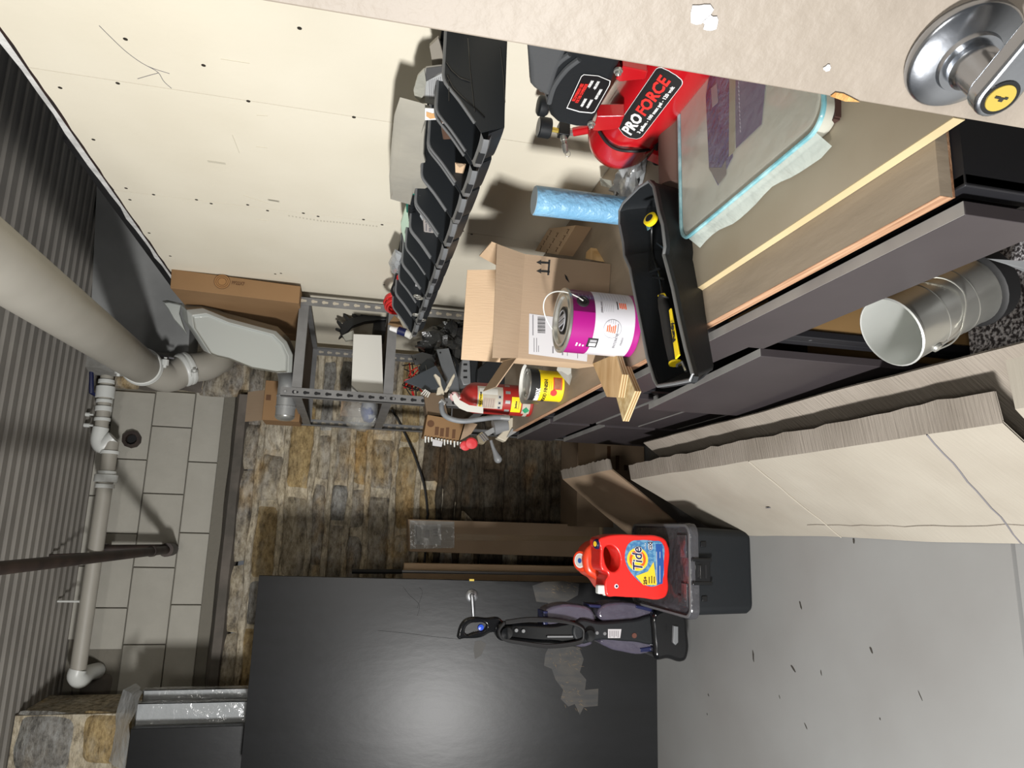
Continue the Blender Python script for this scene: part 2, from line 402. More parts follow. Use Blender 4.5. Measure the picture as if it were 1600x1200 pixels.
def blob(name, c, rad, m, parent=None, amp=.25, fr=6, nu=20, nv=12, rot=0, flat=None, **kw):
    g = G(); c = V(c); rings = []
    for j in range(nv + 1):
        th = PI * j / nv; ring = []
        for i in range(nu):
            ph = 2 * PI * i / nu
            d = V((math.sin(th) * math.cos(ph), math.sin(th) * math.sin(ph), math.cos(th)))
            q = 1 + amp * noise.noise(d * fr * .5 + c * 7) + amp * .5 * noise.noise(d * fr * 1.4 + c * 3)
            p = V((d.x * rad[0], d.y * rad[1], d.z * rad[2])) * q
            if rot: p = Matrix.Rotation(rot, 3, 'Z') @ p
            p = c + p
            if flat is not None: p.z = max(p.z, flat)
            ring.append(p)
        rings.append(ring)
    g.loft(rings); return g.out(name, m, parent, smooth=True, **kw)

W = 1.094            # white wall
BZ = 0.92            # bench top
YB = 4.72            # stone wall face
YK = 4.88            # block face
CZ = 3.17            # ceiling
exec_parts = []
# ================================================================== SETTING
# floor: two slabs either side of a joint
ja = onz(1583, 855, 0); jb = onz(1600, 1000, 0); jd = (jb - ja).normalized(); jn = V((0, 0, 1)).cross(jd)
if jn.y < 0: jn = -jn
fl = thing('floor', None, None, (0, 1.5, -.12), kind='structure')
G().box((-4, -4, -.12), (3, 5.2, -.02)).out('floor_base', 'joint', fl)
for sgn in (1, -1):
    A = ja + jn * .006 * sgn
    if sgn > 0: pts = [(-4, A.y + (-4 - A.x) * jd.y / jd.x), (3, A.y + (3 - A.x) * jd.y / jd.x), (3, 5.2), (-4, 5.2)]
    else: pts = [(-4, -4), (3, -4), (3, A.y + (3 - A.x) * jd.y / jd.x), (-4, A.y + (-4 - A.x) * jd.y / jd.x)]
    G().prism([(x, y, -.02) for x, y in pts], (0, 0, .02)).out('floor_slab', 'concrete', fl)
for (x, y, l, wd, a) in [(1251, 946, .016, .006, .3), (1239, 1044, .022, .007, .9), (1177, 1024, .026, .006, .1), (1361, 1015, .013, .005, .6),
                         (1283, 1051, .012, .003, .2), (1107, 1086, .007, .004, .9), (1105, 1116, .006, .004, .2), (1218, 1089, .008, .003, .5),
                         (1334, 845, .009, .006, .1), (1259, 1134, .014, .003, .7), (1438, 1087, .014, .002, .5), (1375, 1123, .005, .003, .5)]:
    c = onz(x, y, .0003); rr = random.Random(x)
    g = G(); n = 9
    g.prism([c + V((math.cos(a) * math.cos(t) * l - math.sin(a) * math.sin(t) * wd, math.sin(a) * math.cos(t) * l + math.cos(a) * math.sin(t) * wd, 0)) * rr.uniform(.6, 1.1)
             for t in [2 * PI * k / n for k in range(n)]], (0, 0, .0005))
    g.out('floor_chip', 'chip', fl)

# right wall: drywall sheets on studs
wr = thing('wall_right', None, None, (W, 1.9, 0), kind='structure')
ys = [-.1, .61, 1.827, 2.514, 3.60, 4.74]
for i in range(5):
    a, b = ys[i] + .0012, ys[i + 1] - .0012
    g = G(); n = 14
    top = [(W, a + (b - a) * k / n, 2.486 + random.uniform(-.003, .003)) for k in range(n + 1)]
    g.prism([(W, a, 0), (W, b, 0)] + top[::-1], (.013, 0, 0))
    g.out('drywall_panel', 'drywall', wr)
G().box((W + .014, -.1, 0), (W + .03, 4.74, 2.505)).out('backing_plywood', 'brown_gap', wr)
g = G(); n = 40
g.prism([(W + .031, -.1, 0), (W + .031, 4.1, 0)] + [(W + .031, -.1 + 4.2 * k / n, 2.535 + random.uniform(-.006, .006)) for k in range(n, -1, -1)], (.016, 0, 0))
g.out('rear_gypsum', 'gypsum', wr)
G().box((W + .05, 2.2, 2.4), (W + .075, 4.0, 2.56)).out('steel_track', 'track', wr)
G().box((W + .08, 2.35, 2.4), (W + .12, 3.85, 2.60)).out('steel_track', 'track', wr)
for (x, y) in [(94, 137), (184, 130), (146, 218), (197, 294), (158, 412 - 54), (388, 158), (553, 183), (203, 312), (240, 304), (307, 312), (330, 318),
               (387, 320), (418, 329), (474, 333), (497, 338), (568, 343), (597, 351), (266, 400), (430, 428), (439, 427), (600, 445), (227, 360), (233, 364), (737, 366),
               (723, 361), (468, 44), (318, 102), (196, 61)]:
    c = onx(x, y, W)
    if c.z > 2.47: continue
    G().cyl((W + .001, c.y, c.z), (W - .0006, c.y, c.z), .0055, n=8).out('screw', 'screw', wr)
# scuffs / pencil lines
for px in ([(155, 40), (175, 60), (200, 83), (230, 103), (265, 115)], [(230, 103), (247, 113), (256, 127), (268, 138)], [(247, 114), (232, 118), (215, 123)],
           [(380, 305), (420, 318)], [(400, 343), (420, 345)], [(363, 211), (374, 239)], [(345, 92), (390, 99)], [(401, 180), (418, 181)], [(400, 229), (418, 231)]):
    p = spline([onx(x, y, W - .0003) for x, y in px], 4)
    G().tube(p, .0009, 4).out('pencil_scuff', 'inkgrey' if len(px) > 2 else 'drywall_print', wr)
for (x0, y0, x1, y1) in [(232, 140, 400, 162)]:
    pass
for (px, m_) in (([(450, 337), (500, 345), (545, 349), (592, 354)], 'drywall_print'), ([(419, 312), (437, 315)], 'drywall_print'), ([(325, 252), (353, 256)], 'drywall_print')):
    for i in range(len(px) - 1):
        a = onx(*px[i], W - .0003); b = onx(*px[i + 1], W - .0003); k = 9
        g = G()
        for j in range(k):
            c = a.lerp(b, (j + .3) / k); g.box((c.x - .0002, c.y - .006, c.z - .003), (c.x, c.y + .006, c.z + .003))
        g.out('printed_text_row', m_, wr, kind='stuff')

# grey painted wall over the partition
a = onz(140, 543, CZ); b = onz(150, 318, CZ); dd = (b - a) / (b.x - a.x)
e = a + dd * (2.9 - a.x)
zg = ony(292, 560, 4.5).z
wg = thing('wall_grey', None, None, (1.5, 4.4, 2.2), kind='structure')
G().prism([(a.x, a.y, zg), (e.x, e.y, zg), (e.x, e.y, CZ), (a.x, a.y, CZ)], (.05, .3, 0)).out('painted_face', 'greywall', wg)
g = G(); g.loft([[(a.x - .145 + .02 * noise.noise(V((z * 4, 0, 0))), 4.6, z), (a.x - .12 + .01 * noise.noise(V((z * 5, 2, 0))), 4.50, z), (a.x, a.y - .02, z), (a.x + .02, 4.7, z)] for z in [zg + (CZ - zg) * k / 14 for k in range(15)]])
g.out('concrete_edge', 'ledge', wg, smooth=False)

# ceiling: corrugated steel deck, ribs running left-right
g = G(); prof = []; y = -1.2; p = .0905
while y < 5.0:
    prof += [(y, CZ), (y + p * .36, CZ), (y + p * .5, CZ + .012), (y + p * .86, CZ + .012)]; y += p
prof.append((y, CZ))
xs = [-3.2, -.6, 3.0]
g.loft([[(x, yy, zz) for yy, zz in prof] for x in xs], False, False, closed=False)
g.out('ceiling', 'deck', kind='structure', fix=False)
G().box((-3.2, -1.2, CZ + .03), (3.0, 5.0, CZ + .05)).out('ceiling_backing', 'joint', kind='structure')

# back wall: rubble, sill, block recess
wb = thing('wall_back', None, None, (0, 4.8, 0), kind='structure')
G().box((-2.6, YB + .02, 0), (W + .15, 5.2, 2.2)).out('mortar_bed', 'mortar', wb)
G().prism([(-.45, YB + .012, 0), (W + .1, YB + .012, 0), (W + .1, YB + .012, 1.13), (.35, YB + .012, 1.13), (-.25, YB + .012, .5), (-.45, YB + .012, .4)], (0, .02, 0)).out('damp_shaded_mortar', 'mortar_dark', wb)  # dark sheet behind the low stones: wet mortar plus painted shade
zsb = ony(338, 900, YK).z; zsf = ony(372, 700, YB).z
rnd = random.Random(11)
def stone_obj(x0, x1, z0, z1, y, depth, m, seed, parent=wb, name='stone', nx=10, nz=6, rough=1.0):
    g = G(); cx, cz = (x0 + x1) / 2, (z0 + z1) / 2; hx, hz = (x1 - x0) / 2, (z1 - z0) / 2; vs = []
    S = V((seed * 3.1, seed * 1.7, 0))
    for j in range(nz + 1):
        for i in range(nx + 1):
            u = -1 + 2 * i / nx; v = -1 + 2 * j / nz
            e = max(abs(u), abs(v)) ** 5
            q = V((u * hx, v * hz, 0))
            k = noise.noise(q * 9 + S) * .6 + noise.noise(q * 26 + S) * .4
            nn = V((noise.noise(q * 6 + S + V((9, 0, 0))), 0, noise.noise(q * 6 + S + V((0, 9, 0))))) * .022 * rough
            yy = y - depth * (1 - e) - k * .022 * rough * (1 - e * .6) + e * .03
            vs.append(V((cx + q.x, yy, cz + q.y)) + nn)
    fs = [(j * (nx + 1) + i, j * (nx + 1) + i + 1, (j + 1) * (nx + 1) + i + 1, (j + 1) * (nx + 1) + i) for j in range(nz) for i in range(nx)]
    g.add(vs, fs)
    o = g.out(name, m, parent, smooth=False, fix=False)
    md = o.modifiers.new('s', 'SUBSURF'); md.levels = md.render_levels = 1
    for p in o.data.polygons: p.use_smooth = True
    return o
z = .0; k = 0; rows = []
while z < zsf - .06:
    h = rnd.uniform(.10, .19)
    if z + h > zsf - .1: h = zsf - .012 - z
    rows.append((z, z + h)); z += h
for (z0, z1) in rows:
    x = -1.35 + rnd.uniform(-.3, 0)
    while x < 1.2:
        l = rnd.uniform(.22, .62)
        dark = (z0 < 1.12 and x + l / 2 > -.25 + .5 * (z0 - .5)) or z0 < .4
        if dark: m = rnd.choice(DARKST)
        else: m = rnd.choice([RUB, RUB, RUB, RUB, STONES[2], STONES[3], STONES[4]])
        k += 1
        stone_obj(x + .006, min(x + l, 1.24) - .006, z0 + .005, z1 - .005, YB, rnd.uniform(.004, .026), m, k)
        x += l
# smeared mortar ridges between courses
for i, (z0, z1) in enumerate(rows[1:]):
    g = G(); pts = []
    for j in range(41):
        x = -1.4 + j * .065
        pts.append(V((x, YB + .004 + .012 * noise.noise(V((x * 5, i, 0))), z0 + .018 * noise.noise(V((x * 3, i * 2.3, 1))))))
    g.tube(pts, [.021 + .016 * noise.noise(V((q.x * 9, i, 3))) for q in pts], 8)
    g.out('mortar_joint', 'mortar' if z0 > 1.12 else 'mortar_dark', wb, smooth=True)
# sill
g = G()
def sill_ring(x):
    n1 = .006 * noise.noise(V((x * 4, 0, 0)))
    return [(x, YK, zsb + n1), (x, YB + .01, zsf + .035 + n1), (x, YB - .035, zsf + .02), (x, YB - .035, zsf - .03 + n1), (x, YB + .05, zsf - .05), (x, YK, zsf - .05)]
xa = ony(360, 1075, YB).x; xb = ony(373, 617, YB).x
g.loft([sill_ring(xa + (xb - xa) * j / 20) for j in range(21)]); g.out('sill', 'sill', wb)
# block infill
BL = {'c1': (150, 243), 'c2': (243, 304), 'c3': (304, 333)}
xl = ony(300, 1090, YK).x; xr = ony(300, 612, YK).x
G().box((xl - .3, YK + .02, zsb - .1), (xr + .1, YK + .06, CZ)).out('block_mortar', 'block_mortar', wb)
z0 = ony(335, 720, YK).z - .02; z1 = ony(296, 700, YK).z; z2 = ony(232, 700, YK).z; z3 = z2 + (z2 - z1); z4 = CZ + .01
def blocks(za, zb, joints):
    for a_, b_ in zip(joints[:-1], joints[1:]):
        G().box((a_ + .003, YK, za + .003), (b_ - .003, YK + .03, zb - .003)).out('painted_block', 'block', wb, bevel=.004)
jx = lambda ys_, x: sorted(ony(x, yy, YK).x for yy in ys_)
blocks(z0, z1, jx([612, 722, 833, 945, 1090], 315))
blocks(z1, z2, jx([612, 667, 772, 887, 1007, 1105], 270))
blocks(z2, z3, jx([612, 718, 834, 950, 1015], 215))
blocks(z3, z4, jx([612, 663, 775, 885, 1000], 165))
# broken rough bit at lower-left of the recess and rim stones
stone_obj(xl - .12, xl + .16, z2 + .02, z3 - .02, YK + .01, .02, 'sill', 301)
stone_obj(xl - .15, xl + .12, z3 + .01, z4 - .05, YK + .02, .01, 'sill', 302)
# ragged edge of mortar on the recess bottom and right
for (x0, x1, zz0, zz1, mm, sd) in [(xr - .02, xr + .10, 2.55, 2.95, 'sill', 1), (xr + .00, xr + .30, 2.85, 3.10, STONES[2], 2), (xr + .10, xr + .37, 2.60, 2.87, STONES[2], 3),
                                   (xr - .03, xr + .2, 2.32, 2.58, STONES[1], 4), (xr + .16, xr + .42, 2.3, 2.6, 'sill', 5), (xr - .02, xr + .12, 2.95, CZ, STONES[0], 6),
                                   (xr + .1, xr + .4, 3.07, CZ, STONES[1], 7), (xr + .18, xr + .38, 2.22, 2.34, STONES[1], 8)]:
    stone_obj(x0, x1, zz0, zz1, YB + .03, .03, mm, 400 + sd)
for (x0, x1, zz0, zz1, sd) in [(xr + .30, W + .1, 1.98, 2.2, 1), (xr + .38, W + .1, 2.21, 2.42, 2), (xr + .40, W + .1, 2.43, 2.66, 3), (xr + .36, W + .1, 2.67, 2.9, 4)]:
    stone_obj(x0, x1, zz0, zz1, YB + .01, .03, RUB, 500 + sd)
G().box((xr, YB + .04, 2.2), (W + .3, 5.2, CZ)).out('mortar_bed', 'mortar', wb)
# black round fitting in block
c = ony(207, 687, YK)
pf = G(); pf.loft([[c + V((math.cos(t) * r, yy, math.sin(t) * r)) for t in [2 * PI * k / 10 for k in range(10)]] for r, yy in ((.055, 0), (.055, -.03), (.034, -.03), (.03, .0))], False, False)
pipe_f = pf.out('pipe_sleeve', 'iron', label='black iron pipe sleeve set in the white painted blocks', cat='pipe fitting')
G().cyl(c + V((0, -.004, 0)), c + V((0, -.002, 0)), .031, n=12).out('sleeve_bore', 'hole', pipe_f)

# stone pier at the left
wl = thing('wall_left', None, None, (-1.6, 4.3, 0), kind='structure')
YP = 4.25; xp = ony(120, 1112, YP).x
G().box((-2.4, YP + .03, 0), (xp - .02, YB, CZ)).out('mortar_bed', 'mortar', wl)
for (za, zb, xa_, xb_, mm) in [(2.86, CZ, xp - .30, xp, STONES[4]), (2.6, 2.87, xp - .26, xp, STONES[3]), (2.38, 2.61, xp - .34, xp, STONES[4]), (2.05, 2.38, xp - .5, xp, STONES[0]),
                              (2.5, CZ, xp - .6, xp - .3, STONES[0])]:
    stone_obj(xa_, xb_ - .01, za + .01, zb - .01, YP + .02, .02, mm, int(za * 90), wl)
stone_obj(-2.35, xp - .5, 1.2, 2.05, YP + .02, .02, STONES[0], 77, wl)

# foreground door
Nd = ray(665, -870); Nd.z = 0; Nd.normalize()           # points into the leaf
Dd = V((-Nd.y, Nd.x, 0))                                # along the leaf, away from hinge
if Dd.y < 0: Dd = -Dd
R0 = CAM + ray(1499, 80) / F * .50                      # rose centre on the face
best = None
E0 = R0 + Dd * .066
s = .0
while s < .2:                                           # find the leaf edge under the ray of its image line
    p = R0 + Dd * s; q = ROT.transposed() @ (p - CAM); py = 600 - F * q.y / -q.z; pxx = 800 + F * q.x / -q.z
    if py > 0.1694 * pxx - 66: E0 = p; break
    s += .002
dr = thing('door_1', None, None, (E0.x, E0.y, .01), kind='structure')
hinge = E0 - Dd * .91
def dpt(s_, t, z_): # s along leaf from edge towards hinge, t thickness into leaf
    p = E0 - Dd * s_ + Nd * t; return V((p.x, p.y, z_))
o = G().hexa([dpt(.019, 0, .01), dpt(.92, 0, .01), dpt(.92, .044, .01), dpt(.019, .044, .01), dpt(-.0095, 0, 2.2), dpt(.90, 0, 2.2), dpt(.90, .044, 2.2), dpt(-.0095, .044, 2.2)]).out('door_leaf', 'door', dr, bevel=.0015)
E0z = V((E0.x, E0.y, 0))
def dface(x, y, off=0.0): return onp(x, y, R0 - Nd * off, Nd)
# splintered spot, paint marks
c = [dface(*q, .0008) for q in [(1297, 150), (1305, 144), (1318, 146), (1330, 152), (1343, 159), (1320, 158)]]
G().prism(c, -Nd * .0005).out('splinter', 'rawwood', dr)
for (cx, cy, r) in [(1094, 22, .0075), (1293, 107, .003), (1110, 35, .006)]:
    c = dface(cx, cy, .0006); rr = random.Random(cx)
    G().prism([c + (Dd * math.cos(t) + V((0, 0, 1)) * math.sin(t)) * r * rr.uniform(.6, 1.2) for t in [2 * PI * k / 12 for k in range(12)]], -Nd * .0003).out('paint_dab', mat('white paint spot', (190, 190, 192), .5), dr)
# lever set
UP = V((0, 0, 1))
ls = R0.copy()
g = G(); g.lathe([(0, 0), (.0365, 0), (.038, .003), (.038, .007), (.036, .010), (.028, .013), (.0215, .0145), (.0205, .018), (0, .018)], ls, -Nd, 48, UP)
rose = g.out('lever_rose', 'chrome', dr, smooth=True)
g = G(); g.lathe([(0, .018), (.016, .018), (.0165, .023), (.0135, .027), (.0125, .050), (0, .050)], ls, -Nd, 32, UP); g.out('lever_neck', 'chrome', rose, smooth=True)
hub = ls - Nd * .048
solid([[(-.015 * math.cos(t), .015 * math.sin(t)) for t in [PI / 2 - PI * k / 12 for k in range(13)]][::1] + [] if False else
       [(.015 * math.cos(t), .015 * math.sin(t)) for t in [-PI / 2 + PI * k / 12 for k in range(13)]] + [(-.06, .0125), (-.115, .0115), (-.12, .008), (-.12, -.008), (-.115, -.0105), (-.06, -.0125)]],
      hub - Nd * .004, Dd if Dd.cross(UP).dot(-Nd) > 0 else Dd, UP, .004, .003, 'chrome', rose, 'lever_handle')
kc = hub - Nd * .012
G().lathe([(0, 0), (.0118, 0), (.0118, .0006), (0, .0006)], kc + Nd * .001, -Nd, 32, UP).out('key_ring', 'black', rose)
G().lathe([(0, 0), (.0095, 0), (.0092, .0010), (0, .0010)], kc + Nd * .0008, -Nd, 32, UP).out('key_cylinder', 'brass', rose)
kq = kc - Nd * .0004
g = G(); sx_ = Dd
for i, (a_, b_, ww) in enumerate([(-.0045, -.002, .0008), (-.002, .001, .0014), (.001, .005, .0008)]):
    off = (-.0008, .0006, -.0004)[i]
    g.prism([kq + UP * a_ + sx_ * (off - ww), kq + UP * a_ + sx_ * (off + ww), kq + UP * b_ + sx_ * (off + ww), kq + UP * b_ + sx_ * (off - ww)], -Nd * .0003)
g.out('keyway', 'ink', rose)

# ================================================================== PIPES
P1 = CAM + ray(-30, 392) / F * 1.80; P2 = CAM + ray(222, 573) / F * 3.95
P2.z = P2.z; dp = (P2 - P1).normalized()
bp = thing('drain_pipe', 'thick off-white drain pipe sloping under the ceiling with bolted couplings', 'pipe', (P2.x, P2.y, P2.z - .2))
G().cyl(P1 - dp * .6, P2, .094, n=36).out('pipe_run', 'pvc', bp, smooth=True)
q1 = P2 + dp * .03; q2 = CAM + ray(262, 590) / F * 4.12; q3 = CAM + ray(290, 577) / F * 4.2; q4 = CAM + ray(322, 572) / F * 4.28; q5 = CAM + ray(340, 562) / F * 4.36; q6 = CAM + ray(346, 548) / F * 4.5
q5.x = min(q5.x, .97); q6.x = min(q6.x, .985)
path = spline([P2 - dp * .02, q1, q2, q3, q4, q5, q6], 5)
G().tube(path, .086, 28).out('pipe_elbow', 'pvc', bp, smooth=True)
for nm, c, ax, r in (('coupling', P2 + dp * .0, dp, .106), ('coupling', q3, (q4 - q2).normalized(), .1)):
    o = G().lathe([(.08, -.03), (r * .94, -.03), (r, -.022), (r, -.008), (r * .95, -.005), (r * .95, .005), (r, .008), (r, .022), (r * .94, .03), (.08, .03)], c, ax, 32).out(nm, 'whiteplastic', bp, smooth=True)
    a_ = UP.cross(ax).normalized()
    for s_ in (1, -1):
        u = (a_ * .3 + UP.cross(a_).cross(ax) * 0 + ax.cross(a_)).normalized() * s_
        g = G(); b0 = c + u * (r + .012); g.cyl(b0 - a_ * .03, b0 + a_ * .03, .009, n=8)
        g.cyl(b0 - a_ * .016, b0 + a_ * .016, .02, n=10); g.out('bolt', 'whiteplastic', o)

# horizontal white pipe at the back wall
YW = 4.62
wp = thing('wall_pipe', 'slim white painted pipe with ball valve running along the back wall under the ceiling', 'pipe', ony(160, 800, YW))
def pw(x, y, Y=YW): return ony(x, y, Y)
seg = [pw(171, 560), pw(166, 620), pw(157, 672)]
G().cyl(pw(171, 555), pw(158, 672), .036, n=18).out('upper_run', 'pvc', wp, smooth=True)
G().tube(spline([pw(158, 668), pw(154, 688), pw(160, 698), pw(170, 690), pw(178, 684)], 5), .043, 16).out('return_elbow', 'whiteplastic', wp, smooth=True)
A_ = pw(174, 690); B_ = pw(122, 1046)
G().cyl(A_, B_, .042, n=20).out('long_run', 'pvc', wp, smooth=True)
def band(c, ax, r, hw, nm='collar', m='whiteplastic'):
    ax = V(ax).normalized(); return G().cyl(c - ax * hw, c + ax * hw, r, n=18).out(nm, m, wp, bevel=.003)
ax = (B_ - A_)
band(A_.lerp(B_, .05), ax, .052, .01); band(A_.lerp(B_, .17), ax, .062, .022, 'union_nut'); band(A_.lerp(B_, .205), ax, .052, .012); band(A_.lerp(B_, .145), ax, .05, .012)
ax2 = pw(158, 672) - pw(171, 555)
for t, r, hw in ((.12, .046, .02), (.36, .045, .012), (.50, .052, .035), (.62, .045, .01), (.72, .046, .015), (.86, .044, .01)): band(pw(171, 555).lerp(pw(158, 672), t), ax2, r, hw)
vb = pw(151, 618)
G().tube([vb, vb + V((.01, -.03, .02)), vb + V((.13, -.05, .03)), vb + V((.22, -.05, .035))], [.012, .014, .012, .012], 8).out('valve_handle', 'navy', wp, smooth=True, label='navy blue valve handle')
G().tube(spline([B_, pw(119, 1056), pw(126, 1062, YW + .03), pw(138, 1052, YW + .15), pw(152, 1048, YK)], 5), .046, 16).out('end_elbow', 'whiteplastic', wp, smooth=True)
for (x0, y0, x1, y1) in [(88, 644, 146, 648), (118, 664, 146, 665), (78, 939, 146, 940)]:
    g = G(); t_ = onz(x0, y0, CZ); b_ = pw(x1, y1); b_.z = max(b_.z, 2.9); g.cyl((b_.x, b_.y, CZ), b_ - UP * 0, .006, n=6)
    g.cyl(b_ + UP * .02, b_ + UP * .07, .012, n=8); g.out('hanger_rod', 'whiteplastic', wp)
ip = thing('iron_pipe', 'rusty brown iron pipe slanting from the ceiling towards the painted blocks', 'pipe', ony(262, 860, 4.6))
a_ = ony(-12, 889, 2.75); b_ = ony(262, 859, 4.66)
G().cyl(a_, b_, .024, .024, n=14).out('pipe_run', 'iron', ip, smooth=True)
G().cyl(a_.lerp(b_, .84), a_.lerp(b_, .86), .029, n=14).out('collar', 'iron', ip)
G().cyl(ony(268, 858, YK), b_ - V((0, .04, 0)), .04, n=14).out('end_cap', 'iron', ip, smooth=True)
G().cyl(ony(162, 858, 4.70), ony(262, 857, 4.72), .026, n=12).out('upright_stub', 'iron', ip, smooth=True)
G().cyl(ony(165, 858, 4.70), ony(165, 858, YK), .032, n=12).out('wall_stub', 'iron', ip, smooth=True)
hr = G().cyl(ony(163, 864, 4.6), (ony(163, 864, 4.6).x - .01, 4.4, CZ), .007, n=6)
hr.out('hanger_rod', 'iron', ip)
g = G().tube(spline([ony(122, 535, 4.3), ony(160, 542, 4.3), ony(210, 550, 4.32), ony(272, 560, 4.34)], 4), .006, 6)
g.out('conduit', 'inkgrey', label='thin grey conduit down the white concrete edge', cat='conduit')
# ================================================================== BENCH + CABINETS
XF = .425           # cabinet face plane
bt = thing('bench_top', 'long dirty plywood bench top along the cream wall with raw front edge', 'worktop', (.76, 2.0, .895))
G().box((XF + .008, .70, .897), (W - .004, 1.40, .9)).out('under_sheet', 'ply_edge', bt)
o = G().box((XF + .008, .70, .901), (W - .004, 1.40, BZ)).out('plywood_sheet', 'ply_top', bt)
G().box((XF + .007, .70, .901), (XF + .0078, 1.40, BZ)).out('plywood_edge', 'ply_edge', bt)
G().box((XF + .004, 1.402, .901), (W - .004, 3.375, BZ)).out('plywood_sheet', 'ply_top', bt)
G().box((XF + .002, 1.402, .901), (XF + .0038, 3.375, BZ)).out('plywood_edge', 'ply_edge', bt)
db = thing('beige_board', 'beige board with cream front edge lying on the near end of the bench', 'board', (.8, 1.0, BZ))
e1 = onz(1080, 437, BZ).x
G().box((.512, .652, BZ + .001), (W - .006, 1.378, BZ + .018)).out('board_panel', 'ply_top2', db)
G().box((.5105, .652, BZ + .001), (.5119, 1.378, BZ + .018)).out('board_edge', 'cream', db)

def carcass(nm, label, y0, y1, open_front=False):
    t = thing(nm, label, 'cabinet', ((XF + W) / 2, (y0 + y1) / 2, 0), 'dark base cabinets under the bench')
    xb = XF + .022
    G().box((xb, y0, .1), (W - .01, y0 + .018, .895)).out('side_panel', 'cab_black', t)
    G().box((xb, y1 - .018, .1), (W - .01, y1, .895)).out('side_panel', 'cab_black', t)
    G().box((xb, y0 + .018, .1), (W - .01, y1 - .018, .118)).out('bottom_panel', 'tan_panel', t)
    G().box((xb + .06, y0, 0), (xb + .075, y1, .1)).out('toe_kick', 'cab_black', t)
    G().box((W - .03, y0 + .018, .118), (W - .022, y1 - .018, .88)).out('back_panel', 'tan_panel', t)
    G().box((xb - .004, y0, .1), (xb + .014, y0 + .03, .895)).out('face_stile', 'cab_black', t, bevel=.002)
    G().box((xb - .004, y1 - .03, .1), (xb + .014, y1, .895)).out('face_stile', 'cab_black', t, bevel=.002)
    G().box((xb - .004, y0 + .03, .872), (xb + .014, y1 - .03, .895)).out('face_rail', 'cab_black', t)
    return t
def front(parent, nm, y0, y1, z0, z1, xo=XF, swing=0.0, mt='cab'):
    """front panel 19 mm thick; swing = how far its far end stands out"""
    g = G(); t = .020
    g.hexa([(xo, y0, z0), (xo - swing, y1, z0), (xo - swing + t, y1, z0), (xo + t, y0, z0), (xo, y0, z1), (xo - swing, y1, z1), (xo - swing + t, y1, z1), (xo + t, y0, z1)])
    p = g.out(nm, mt, parent, bevel=.0012)
    G().hexa([(xo + .0006, y0 + .0008, z1), (xo - swing + .0006, y1 - .0008, z1), (xo - swing + t - .0006, y1 - .0008, z1), (xo + t - .0006, y0 + .0008, z1),
              (xo + .0006, y0 + .0008, z1 + .0006), (xo - swing + .0006, y1 - .0008, z1 + .0006), (xo - swing + t - .0006, y1 - .0008, z1 + .0006), (xo + t - .0006, y0 + .0008, z1 + .0006)]).out('lit_top_edge', 'cab_edge', p)  # thin pale strip, top light painted on the panel edge
    return p
c1 = carcass('base_cabinet', 'far dark base cabinet with one drawer above a door, next to the stone wall', 2.765, 3.37)
front(c1, 'drawer_front', 2.79, 3.37, .665, .838); front(c1, 'door_front', 2.79, 3.37, .12, .60)
c2 = carcass('base_cabinet', 'dark base cabinet with four stacked drawers behind the plywood offcuts', 2.115, 2.76)
for a_, b_ in ((.672, .838), (.482, .655), (.305, .47), (.115, .295)): front(c2, 'drawer_front', 2.135, 2.74, a_, b_)
c3 = carcass('base_cabinet', 'dark base cabinet with its door slightly ajar below the roller tray', 1.405, 2.11)
front(c3, 'drawer_front', 1.43, 2.09, .75, .85); front(c3, 'door_front', 1.455, 2.10, .12, .705, XF - .012, .028)
c4 = carcass('base_cabinet', 'near dark base cabinet, open below its wide drawer, showing a tan inside', .685, 1.40)
G().box((XF + .04, 1.374, .12), (W - .03, 1.381, .87)).out('inner_side_lining', 'tan_panel', c4)
G().box((XF + .04, .70, .725), (W - .04, 1.37, .735)).out('drawer_base', 'cab_black', c4)
x4 = .411
front(c4, 'drawer_front', .70, 1.385, .742, .884, x4)
for z_ in (.62, .28): G().cyl((XF + .017, 1.386, z_), (XF + .0165, 1.386, z_), .004, n=8).out('screw', 'satin', c4)

# carpet tiles and bucket inside the near cabinet
ct = thing('carpet_tile', 'pile of speckled grey carpet tiles spilling out of the open cabinet', 'carpet tiles', (.62, 1.08, .118))
ORG[ct] = V((.62, 1.08, .118))
zc = .119
for i in range(11):
    h = .017; sx = random.uniform(-.012, .012); sy = random.uniform(-.015, .015)
    if i > 7: sx -= .0
    g = G().box((.375 + sx - .004 * i + .02, .72 + sy, zc), (.93 + sx, 1.335 + sy - .006 * i, zc + h))
    ang = random.uniform(-.03, .03); c = V((.62, 1.05, 0)); R_ = Matrix.Rotation(ang, 3, 'Z')
    g.v = [c + R_ @ (p - c) for p in g.v]
    g.cur = 0; g.out('carpet_square', 'felt', ct); zc += h
zt = zc
bk = thing('empty_tin', 'empty shiny tin pail with wire handle tilted on the carpet tiles', 'tin', (.6, 1.2, zt))
bc_top = onp(1392, 520, (.49, 1.28, .43), (ray(1392, 520)).normalized())
